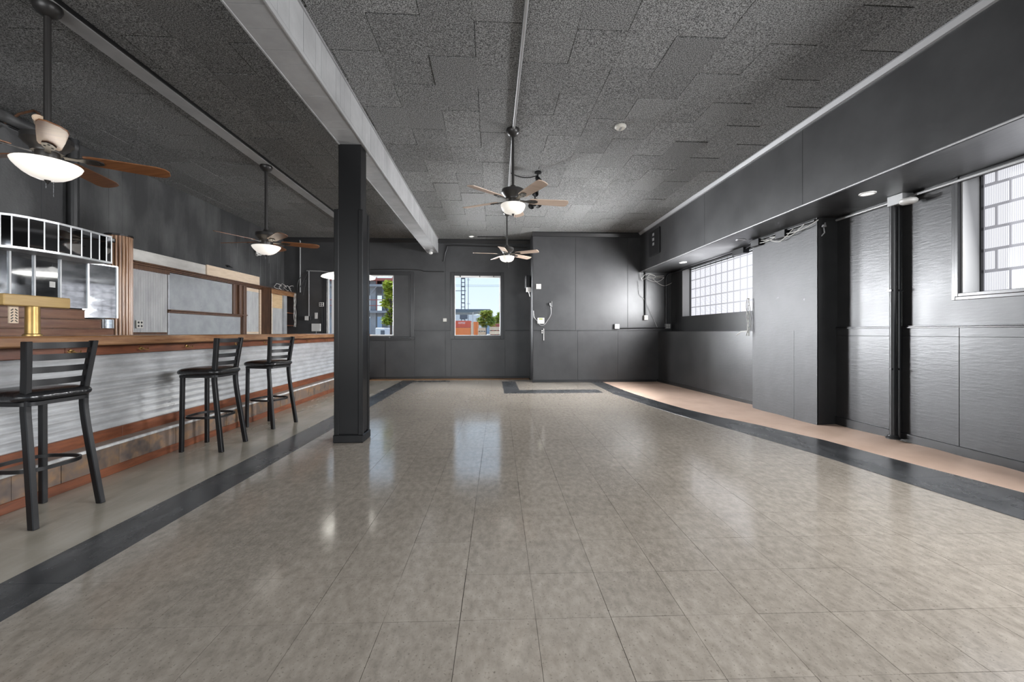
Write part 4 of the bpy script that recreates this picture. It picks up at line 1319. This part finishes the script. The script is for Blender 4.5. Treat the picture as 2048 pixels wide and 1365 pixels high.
for pts in ([(1280, 545), (1284, 560), (1292, 556), (1300, 550), (1312, 553), (1328, 552)], [(1283, 558), (1290, 550), (1300, 548), (1310, 552), (1308, 557), (1294, 555)],
            [(1292, 556), (1304, 563), (1318, 563), (1328, 556)], [(1306, 558), (1318, 568), (1330, 572), (1344, 566)], [(1296, 553), (1312, 556), (1328, 555)]):
    o.wire([PY(x, y_, YBLK - 0.06 - 0.02 * i) for i, (x, y_) in enumerate(pts)], 0.0055, 6)
o = o.build('cable_bundle', m_cable_white, None, smooth=True)
tag(o, 'pale wires strung under the far end of the soffit', 'cable')
o = MB().wire([PY(1276, 562, YBLK - .03), PY(1279, 590, YBLK - .03), PY(1290, 602, YBLK - .04), PY(1315, 656, YBLK - .03)], 0.004, 6).build('loose_wire', m_conduit, None, smooth=True)
tag(o, 'thin wire drooping across the boxed-out wall to the corner outlet', 'wire')

# panel on the soffit face near the far end
p0, p1_ = PX(1300, 490, XS), PX(1321, 490, XS)
za, zb3 = PX(1321, 505, XS).z, PX(1321, 453, XS).z
ap = thing('speaker_panel', 'black panel with three louvres on the soffit face near the boxed-out room', 'panel', (XS, p1_.y, za))
box(-0.03, 0, 0, p0.y - p1_.y, 0, zb3 - za).build('frame', m_black_trim, ap, bevel=0.006)
for k_ in range(3):
    box(-0.036, -0.03, 0.25, (p0.y - p1_.y) * 0.6, 0.2 + 0.1 * k_, 0.26 + 0.1 * k_).build('louvre', m_crown, ap, bevel=0.002)

# ---- right wall: pipes, boxes, wires
for px, r, mm, lab in ((1786, 0.035, m_black_gloss, 'upright black pipe standing on a floor flange right of the pier'), (1797.5, 0.028, m_black_trim, 'slimmer black pipe fixed to the wall beside the flanged pipe')):
    off = 0.09 if px < 1790 else 0.03
    p0 = PX(px, 600, XR - off)
    pt = thing('wall_pipe', lab, 'pipe', (XR - off, p0.y, 0.065))
    MB().tube([(0, 0, 0), (0, 0, ZS - 0.12)], r * 0.8, 14).build('pipe', mm, pt, smooth=True)
    if px < 1790:
        MB().lathe([(0.0, 0), (0.058, 0), (0.058, 0.012), (0.045, 0.025), (0.04, 0.04), (0.0, 0.04)], 18).build('flange', m_black_gloss, pt, smooth=True)
    for z in (0.7, 1.5):
        box(-0.04, off, -0.02, 0.02, z, z + 0.02).build('clamp', m_black_trim, pt)
o = MB().tube([(XR - .03, 2.6, ZS - .035), (XR - .03, ypa - .02, ZS - .035)], 0.014, 8).build('conduit', m_conduit, None, smooth=True)
tag(o, 'steel conduit under the soffit from near window to pier', 'conduit')
o = MB().tube([(XP - .03, ypa, ZS - .03), (XP - .03, ypb + .02, ZS - .03)], 0.016, 8).build('conduit', m_black_trim, None, smooth=True)
tag(o, 'black conduit along the top of the pier', 'conduit')
o = MB().tube([(XR - .04, ypb + .02, ZS - .03), (XR - .04, YBLK - .1, ZS - .03)], 0.018, 8).build('conduit', m_black_trim, None, smooth=True)
tag(o, 'black conduit along the head of the far glass-block window', 'conduit')
p0 = PX(1797, 396, XR - 0.1)
jb = thing('junction_box', 'grey junction box under the soffit above the two pipes', 'electrical box', (XR, p0.y, ZS - 0.1))
box(-0.12, 0, -0.06, 0.1, 0, 0.1).build('case', m_conduit, jb, bevel=0.004)
p0 = PX(1817, 401, XR - 0.12)
sdp = thing('smoke_detector', 'white round smoke detector hung beside the junction box', 'smoke detector', (XR - .12, p0.y, p0.z - .02))
MB().lathe([(0.0, -0.01), (0.05, -0.012), (0.068, 0.0), (0.07, 0.02), (0.06, 0.035), (0.0, 0.035)], 22).build('body', m_offwhite, sdp, smooth=True)
MB().tube([(0, 0, 0.03), (0.04, 0.03, 0.06), (0.09, 0.05, 0.08)], 0.008, 6).build('cord', m_cable_white, sdp)
o = MB()
for k_ in range(4):
    y0_ = ypa + 0.25 + 0.2 * k_
    o.wire([(XP - .03 - .015 * (k_ % 2), y0_ - .3, ZS - .04), (XP - .06, y0_ - .1, ZS - .1 - .03 * (k_ % 3)), (XP - .05, y0_ + .15, ZS - .09), (XP - .03, y0_ + .35, ZS - .05)], 0.0055, 6)
o = o.build('cable_bundle', m_cable_white, None, smooth=True)
tag(o, 'untidy pale cables draped along the top of the pier', 'cable')
for yk_, lab in ((ypb - 0.15, 'black box on the conduit at the far top corner of the pier'), (ypa + 0.55, 'black box among the cables at the top of the pier')):
    o = box(-0.07, 0, -0.09, 0.09, -0.1, 0).build('junction_box', m_black_metal, None, bevel=0.004, loc=(XP, yk_, ZS - .02))
    tag(o, lab, 'electrical box')
p0 = PX(1475, 497, XR - .1)
o = MB().box(-0.08, 0.02, -0.2, 0.1, -0.09, 0).tube([(-.04, -.2, -.03), (-.05, -.35, .0), (-.03, -.5, -.03), (-.02, -.62, -.16)], 0.01, 6).build('junction_box', m_black_metal, None, loc=(XR - .05, p0.y, ZS - .01))
tag(o, 'black box with dangling lead over the far glass-block window', 'electrical box')
o = MB()
pb = [PX(1506, y_, XP - 0.03) for y_ in (596, 606, 618, 632, 648, 662, 672)]
for k_ in range(4):
    o.wire([Vector((XP - .03 - .01 * k_, ypb + 0.03 + 0.035 * math.sin(i * 1.3 + k_ * 2) * (i > 0), p.z)) for i, p in enumerate(pb)], 0.005, 6)
zq = pb[-2].z
o.tube([(XP - .05, ypb + .03, zq), (XP - .06, ypb + .18, zq - .01), (XP - .05, ypb + .33, zq - .07)], 0.007, 6)
o = o.build('cable_bundle', m_cable_white, None, smooth=True)
tag(o, 'frayed bunch of wires hanging down the far edge of the pier', 'cable')
p0 = PX(1653, 445, XR - .03)
o = MB().tube([(0, 0, 0.06), (-0.02, 0, 0.0), (-0.01, 0.0, -0.06), (-0.03, 0.03, -0.1)], 0.009, 6).lathe([(0.0, 0), (0.025, 0.005), (0.02, 0.03), (0.0, 0.035)], 12, (-0.03, -0.02, 0.0)).build('wall_hook', m_conduit, None, smooth=True, loc=(4.0, ypa - .02, PX(1653, 455, 4.0).z))
tag(o, 'small lit fitting with a curled wire on the dark side of the pier', 'fitting')

# ---- ceiling fittings
def puck(px, py, z, label, lit=True):
    p = PZ(px, py, z)
    t = thing('recessed_light', label, 'light', (p.x, p.y, z), 0, 'recessed lights')
    MB().lathe([(0.055, 0), (0.07, 0), (0.068, -0.008), (0.055, -0.01), (0.05, -0.002)], 24).build('rim', m_offwhite if lit else m_crown, t, smooth=True)
    MB().lathe([(0.0, -0.004), (0.052, -0.004), (0.05, -0.001), (0.0, -0.001)], 20).build('lens', m_lamp_white if lit else m_bronze, t)
    return t


puck(1735, 387, ZS, 'recessed light in the soffit just past the pier side, towards the camera')
puck(1481.6, 480, ZS, 'unlit recessed light in the soffit over the far glass-block window', False)
puck(1366, 525, ZS, 'recessed light in the soffit nearest to the boxed-out room')
puck(943, 473, ZC - .002, 'recessed light in the ceiling right of the beam end')
p = PZ(1241, 252, ZC)
sdc = thing('smoke_detector', 'flat round smoke detector on the ceiling right of the middle fan', 'smoke detector', p)
MB().lathe([(0.0, 0), (0.062, 0), (0.064, -0.015), (0.05, -0.03), (0.0, -0.032)], 22).build('body', m_ivory, sdc, smooth=True)
box(-0.01, 0.01, -0.03, 0.03, -0.036, -0.03).build('vent', m_conduit, sdc)
xc = PZ(1040, 130, ZC).x
o = MB().tube([(xc, 0.6, ZC - .018), (xc, f3.y - .06, ZC - .018)], 0.016, 10).build('conduit', m_conduit, None, smooth=True)
tag(o, 'pale conduit along the ceiling from above to the middle fan', 'conduit')
o = MB().tube([(xc, f3.y + .08, ZC - .018), (f4.x, f4.y - .08, ZC - .018)], 0.016, 10).build('conduit', m_conduit, None, smooth=True)
tag(o, 'conduit along the ceiling between the two pale-bladed fans', 'conduit')
p0, p1_ = PZ(955, 474, ZC - .015), PZ(1009, 474, ZC - .015)
o = MB().tube([p0, p1_], 0.01, 8).build('conduit', m_black_trim, None, smooth=True)
tag(o, 'short dark conduit from the ceiling light toward the farthest fan', 'conduit')
p = PZ(1076, 344, ZC)
tl = thing('track_light', 'black spotlight cluster hanging from the ceiling behind the middle fan', 'spotlight', p)
MB().lathe([(0.0, 0), (0.05, 0), (0.05, -0.02), (0.0, -0.03)], 16).build('canopy', m_black_metal, tl, smooth=True)
MB().tube([(0, 0, -0.02), (-0.02, 0, -0.2), (-0.05, 0, -0.44)], 0.012, 8).build('stem', m_black_metal, tl, smooth=True)
for k_, (x, z, dx) in enumerate(((0.0, -0.12, 0.3), (-0.03, -0.28, -0.2), (-0.07, -0.46, -0.5), (-0.02, -0.44, 0.3))):
    Md = Matrix.Translation((x, -0.02, z)) @ Vector((dx, -0.6, -0.8)).to_track_quat('Z', 'Y').to_matrix().to_4x4()
    MB().lathe([(0.0, -0.05), (0.03, -0.05), (0.042, 0.03), (0.045, 0.08), (0.038, 0.08), (0.0, 0.05)], 16, M=Md).build('spot_head', m_black_metal, tl, smooth=True)
MB().tube([(0, 0, -.02), (0.02, 0.02, -0.16), (-0.03, 0, -0.3)], 0.005, 6).build('cord', m_cable_white, tl)
o = MB().tube(arc_pts((f3.x + .02, p.y, ZC - .02), (p.x, p.y, ZC - .05), 0.05), 0.007, 6).build('loose_wire', m_cable_black, None, smooth=True)
tag(o, 'black lead slung along the ceiling to the spotlight cluster', 'wire')
p = PX(872, 508, -1.475)
yb2 = PY(872, 508, 9.7)
fl_ = thing('beam_lamp', 'small round lamp under the far end of the beam', 'lamp', (-1.47, 9.75, bz - 0.004))
MB().lathe([(0.0, 0), (0.06, 0), (0.06, -0.02), (0.03, -0.03), (0.0, -0.03)], 18).build('base', m_crown, fl_, smooth=True)
MB().lathe([(0.0, -0.025), (0.03, -0.03), (0.05, -0.06), (0.045, -0.09), (0.0, -0.11)], 18).build('bulb', m_offwhite, fl_, smooth=True)

# ---- small wooden step by the back wall
p0 = PY(747, 757, 9.7)
stp = thing('wooden_step', 'small brown wooden step at the far end of the bar by the back wall', 'step', (-2.93, 9.45, 0))
box(-0.08, 0.0, 0.0, 0.35, 0, 0.2).build('riser', m_oak, stp, bevel=0.004)
box(-0.09, 0.012, -0.01, 0.36, 0.2, 0.225).build('tread', m_pine, stp, bevel=0.004)

# =================================================================== outside
GZ = -0.5
m_ground = M('dusty_ground', (0.42, 0.4, 0.36), 0.9, col2=(0.3, 0.29, 0.26), nscale=0.6)
m_red = M('red_container', (0.75, 0.13, 0.07), 0.5, rand=0.05)
m_orange = M('orange_container', (0.9, 0.26, 0.07), 0.5, rand=0.05)
m_lumber = M('raw_lumber', (0.85, 0.66, 0.46), 0.7, col2=(0.7, 0.5, 0.34), nscale=3, rand=0.15)
m_conc = M('raw_concrete', (0.36, 0.36, 0.37), 0.8, col2=(0.28, 0.28, 0.29), nscale=1.5)
m_steelgrey = M('hoist_steel', (0.12, 0.13, 0.15), 0.5)
m_redsteel = M('red_primer_steel', (0.42, 0.12, 0.09), 0.5)
m_leaf = M('young_leaf', (0.62, 0.66, 0.08), 0.5, col2=(0.3, 0.4, 0.05), nscale=3)
m_leaf2 = M('tree_leaf', (0.45, 0.5, 0.08), 0.6, col2=(0.2, 0.3, 0.05), nscale=1.2)
m_bark = M('tree_bark', (0.12, 0.09, 0.07), 0.8)
m_hill = M('hazy_hill', (0.32, 0.4, 0.5), 0.9)
m_metalroof = M('dark_roof_sheet', (0.16, 0.2, 0.22), 0.5)
m_letters = M('white_letters', (0.8, 0.78, 0.75), 0.5)
grd = struct(box(-160, 160, YB + .1, 500, GZ - 0.4, GZ).build('ground', m_ground))


def oy(px, py, Y):
    return PY(px, py, Y)


def container(name, label, px0, px1, py0, py1, Y, mat, depth=2.4, n=14, letters=False):
    a, b = oy(px0, py1, Y), oy(px1, py0, Y)
    t = thing(name, label, 'container', (a.x, Y, GZ), 0, 'containers on the building site')
    W_, z1, z0 = b.x - a.x, b.z - GZ, max(0.0, a.z - GZ)
    box(0.0, W_, 0.03, depth, z0, z1).build('body', mat, t)
    for k_ in range(n):
        box(W_ * (k_ + .15) / n, W_ * (k_ + .85) / n, 0.0, 0.03, z0 + 0.08, z1 - 0.08).build('rib', mat, t)
    box(-0.01, W_ + .01, -0.01, 0.04, z1 - 0.08, z1).build('top_rail', mat, t)
    box(-0.01, W_ + .01, -0.01, 0.04, z0, z0 + 0.08).build('bottom_rail', mat, t)
    return t, W_, z0, z1


YC = 34.0
t, W_, z0, z1 = container('shipping_container', 'red container with white lettering on top of the orange one', 880, 940.6, 642, 655.5, YC, m_red)
cu = bpy.data.curves.new('lettering', 'FONT')
cu.body = 'ALIMAK'
cu.size = 0.23
cu.extrude = 0.004
cu.align_x = 'CENTER'
tx = bpy.data.objects.new('lettering', cu)
COL.objects.link(tx)
cu.materials.append(m_letters)
bpy.context.view_layer.update()
tm = bpy.data.meshes.new_from_object(tx.evaluated_get(bpy.context.evaluated_depsgraph_get()))
bpy.data.objects.remove(tx)
lx = oy(923.5, 646.5, YC)
tx = link('lettering', tm, t, (lx.x - t.location.x, -0.035, lx.z - GZ - 0.07), (PI / 2, 0, 0))
tx.scale = (0.75, 1, 1)
sg = oy(914.5, 649, YC)
sg2 = oy(932, 643.5, YC)
box(sg.x - t.location.x, sg2.x - t.location.x, -0.028, -0.012, sg.z - GZ, sg2.z - GZ).build('sign_board', m_red, t)
container('shipping_container', 'orange container under the lettered red container', 880, 941, 656.2, 704.3, YC, m_orange)
container('shipping_container', 'narrow orange container between the tan post and the lumber', 947, 955.5, 644, 704.3, YC, m_orange, n=4)
o = box(0, oy(946.3, 640, YC).x - oy(941.7, 640, YC).x, 0, 0.3, 0, oy(941, 645, YC).z - GZ).build('site_post', m_lumber, None, bevel=0.01, loc=(oy(941.7, 640, YC).x, YC, GZ))
tag(o, 'tan timber post between the orange containers', 'post')
# stacked lumber
for k_, (px0, px1, py0, py1, Y, lab) in enumerate(((956, 971, 655, 674, 30, 'pale lumber stack beside the narrow orange container'), (979, 1002, 653, 674, 29, 'pale lumber stack at the right edge of the square window'))):
    a, b = oy(px0, py1, Y), oy(px1, py0, Y)
    t = thing('lumber_stack', lab, 'lumber', (a.x, Y, GZ), 0, 'lumber stacks on the building site')
    z = 0.0
    zt2 = b.z - GZ
    rows = 7
    for r in range(rows):
        box(0, b.x - a.x, R.uniform(0, .1), 1.2, zt2 * r / rows + 0.02, zt2 * (r + 0.86) / rows).build('plank', m_lumber, t)
    for x in (0.1, (b.x - a.x) / 2, b.x - a.x - 0.1):
        box(x - .05, x + .05, 0.15, 1.1, 0, zt2 * .98).build('spacer', m_bark, t)
o = box(0, oy(1003, 650, 40).x - oy(982, 650, 40).x, 0, 1, 0, oy(982, 648, 40).z - GZ).build('site_hoarding', m_redsteel, None, bevel=.02, loc=(oy(982, 650, 40).x, 40, GZ))
tag(o, 'red hoarding behind the right lumber stack', 'hoarding')
# hoist mast
YM = 60.0
a, b = oy(922.5, 632, YM), oy(929.5, 632, YM)
mast = thing('hoist_mast', 'tall dark lattice hoist mast rising over the containers', 'mast', (a.x, YM, GZ))
W_ = b.x - a.x
hz = 17.0
for x in (0, W_):
    for y_ in (0, W_):
        MB().tube([(x, y_, 0), (x, y_, hz)], 0.05, 6).build('rail', m_steelgrey, mast)
for k_ in range(int(hz / 0.6)):
    rg = MB()
    for y_ in (0, W_):
        rg.tube([(0, y_, k_ * .6), (W_, y_, k_ * .6)], 0.035 if k_ % 2 else 0.07, 5)
    rg.tube([(0, 0, k_ * .6), (0, W_, k_ * .6 + .6)], 0.03, 5).tube([(W_, 0, k_ * .6), (W_, W_, k_ * .6 + .6)], 0.03, 5)
    rg.build('rung', m_steelgrey, mast)
box(-0.2, W_ + 0.4, -0.3, W_, 3.6, 4.6).build('base_unit', m_steelgrey, mast)
zz = oy(922, 582, YM).z - GZ
MB().tube([(-0.9, 0, zz), (W_ + .2, 0, zz)], 0.05, 6).build('tie_arm', m_steelgrey, mast)
# thin pole with wires
a = oy(936.5, 632, 70)
pole = thing('utility_pole', 'thin pole carrying wires right of the hoist mast', 'pole', (a.x, 70, GZ))
MB().tube([(0, 0, 0), (0, 0, 16)], 0.05, 6).build('shaft', m_steelgrey, pole)
for py in (560, 608):
    z = oy(936, py, 70).z - GZ
    MB().tube([(-0.25, 0, z), (0.3, 0, z)], 0.03, 5).build('crossarm', m_steelgrey, pole)
o = MB()
for py in (569.5, 572):
    o.tube(arc_pts(oy(870, py, 70), oy(1050, py + .5, 70), 0.1), 0.02, 5)
o = o.build('overhead_wire', m_steelgrey, None)
tag(o, 'two overhead wires crossing the sky in the square window', 'wire')
# flat canopy roof on a post
YK = 46
a, b, c = oy(880, 618.5, YK), oy(981, 617.8, YK), oy(941, 625.5, YK)
can = thing('canopy_roof', 'dark wedge-shaped canopy roof behind the hoist mast', 'canopy', (0, YK, GZ))
z1 = a.z - GZ
MB().loft([[Vector((a.x, 0, z1)), Vector((b.x, 0, z1)), Vector((c.x, 0, c.z - GZ)), Vector((a.x, 0, c.z - GZ))], [Vector((a.x, 6, z1)), Vector((b.x, 6, z1)), Vector((c.x, 6, c.z - GZ)), Vector((a.x, 6, c.z - GZ))]]).build('roof', m_metalroof, can)
xq = oy(945.5, 620, YK).x
MB().tube([(xq, 0.3, 0), (xq, 0.3, z1 - .05)], 0.07, 8).build('post', m_white_paint, can)
o = box(0, 9, 0, 3, 0, oy(935, 630, 75).z - GZ).build('site_office', m_white_paint, None, bevel=.03, loc=(oy(912, 640, 75).x - 4, 75, GZ))
tag(o, 'low pale building behind the canopy post', 'building')
# hills
vs = []
for i in range(40):
    x = -260 + i * 14
    vs.append((x, 7 + 12 * max(0, math.sin((i + 2) / 40 * PI)) + 2 * math.sin(i * 1.3)))
hill = struct(MB().prism([(vs[0][0], GZ)] + vs + [(vs[-1][0], GZ)], 1, 430, 445).build('hills', m_hill))


def tree(label, px, py0, py1, wpx, Y, leafm, n, ls, trunk_h, seed, name='tree'):
    r_ = random.Random(seed)
    top, bot = oy(px, py0, Y), oy(px, py1, Y)
    t = thing(name, label, 'tree', (top.x, Y, GZ), 0, 'trees outside')
    rad = wpx * Y / F / 2
    z0_, z1_ = bot.z - GZ, top.z - GZ
    tr = MB().tube([(0, 0, 0), (0.02, 0, z0_), (0.0, 0.02, z1_ * 0.9)], [0.016 * z1_, 0.011 * z1_, 0.004 * z1_], 8)
    for k_ in range(7):
        a_ = r_.uniform(0, 2 * PI)
        zz_ = z0_ + (z1_ - z0_) * r_.uniform(0.0, .7)
        tr.tube([(0, 0, zz_), (rad * .4 * math.cos(a_), rad * .4 * math.sin(a_), zz_ + .2 * (z1_ - z0_)), (rad * .75 * math.cos(a_), rad * .75 * math.sin(a_), zz_ + .3 * (z1_ - z0_))], [0.007 * z1_, 0.005 * z1_, 0.002 * z1_], 5)
    tr.build('trunk', m_bark, t)
    lf = MB()
    cl = [(r_.uniform(0, 2 * PI), r_.uniform(0.15, 0.85), r_.uniform(0.08, 0.95)) for _ in range(22)]
    for k_ in range(n):
        a_, q, h_ = cl[k_ % 22]
        w_ = math.sin(min(1, h_ * 1.15) * PI * 0.92) ** 0.6 + 0.1
        c_ = Vector((rad * q * w_ * math.cos(a_), rad * q * w_ * math.sin(a_), z0_ + (z1_ - z0_) * h_)) + Vector((r_.gauss(0, .14), r_.gauss(0, .14), r_.gauss(0, .12))) * rad * 1.2
        if not (z0_ - .1 < c_.z < z1_):
            continue
        m3 = Matrix.Rotation(r_.uniform(0, 6.28), 3, 'Z') @ Matrix.Rotation(r_.uniform(-0.9, 0.9), 3, 'X')
        s_ = ls * r_.uniform(.7, 1.2)
        lf.add([c_ + m3 @ Vector(v) for v in ((-s_, 0, 0), (-.2 * s_, -.42 * s_, .1 * s_), (s_, 0, -.1 * s_), (-.2 * s_, .42 * s_, .1 * s_))], [(0, 1, 2), (0, 2, 3)])
    stuff(lf.build('foliage', leafm, t))
    return t


tree('rounded yellow-green tree behind the lumber in the square window', 972, 622, 654, 38, 38, m_leaf2, 3500, 0.14, 1, 3)
tree('green tree at the right edge of the square window', 1000, 624, 652, 24, 42, m_leaf2, 1800, 0.15, 1, 4)
tree('young leafy tree close outside the left window', 781, 562, 652, 46, 13.5, m_leaf, 3200, 0.085, 1, 5)
# building site in the left window
YS = 36.0
bs = thing('unfinished_building', 'unfinished concrete building with red rails outside the left window', 'building', (oy(640, 665, YS).x, YS, GZ))
W_ = oy(800, 665, YS).x - oy(640, 665, YS).x
for py0, py1, mm, nm in ((621.5, 626, m_conc, 'floor_slab'), (568.5, 573, m_conc, 'floor_slab'), (556, 561, m_redsteel, 'roof_deck')):
    za_, zb_ = oy(700, py1, YS).z - GZ, oy(700, py0, YS).z - GZ
    box(0, W_, 0, 9, za_, zb_).build(nm, mm, bs)
    if nm == 'floor_slab':
        for h_ in (0.45, 0.95):
            MB().tube([(0, 0.15, zb_ + h_), (W_, 0.15, zb_ + h_)], 0.035, 6).build('rail', m_redsteel, bs)
        for k_ in range(5):
            MB().tube([(W_ * (k_ + .5) / 5, 0.15, zb_), (W_ * (k_ + .5) / 5, 0.15, zb_ + 1.0)], 0.035, 6).build('rail_post', m_redsteel, bs)
zt3 = oy(700, 558, YS).z - GZ
for px in (660, 743, 767, 779):
    x = oy(px, 600, YS).x - bs.location.x
    box(x - .25, x + .25, 0.4, 0.9, 0, zt3).build('pillar', m_conc if px != 767 else m_steelgrey, bs)
    box(x - .25, x + .25, 7.0, 7.5, 0, zt3).build('pillar', m_conc, bs)
MB().tube([(oy(741, 590, YS).x - bs.location.x, 0.2, oy(741, 586, YS).z - GZ), (oy(753, 572, YS).x - bs.location.x, 0.2, oy(753, 571, YS).z - GZ)], 0.06, 6).build('brace', m_conc, bs)
van = thing('van', 'white van parked under the unfinished building', 'van', (oy(764, 665, 32).x, 32, GZ))
wv = 26 * 32 / F
zv = oy(764, 656, 32).z - GZ
MB().prism([(-wv / 2, 0.35), (wv / 2, 0.35), (wv / 2, zv * .55), (wv * .36, zv * .62), (wv * .2, zv), (-wv / 2, zv)], 1, 0, 1.8).build('body', m_white_paint, van, bevel=.05)
box(-0.1, wv * .2, -0.02, 0.0, zv * .62, zv * .9).build('window', m_steelgrey, van)
for x in (-wv * .3, wv * .3):
    MB().lathe([(0.0, 0), (0.33, 0), (0.33, 0.2), (0.0, 0.2)], 16, M=Matrix.Translation((x, 0.15, 0.33)) @ Matrix.Rotation(PI / 2, 4, 'X')).build('wheel', m_steelgrey, van)
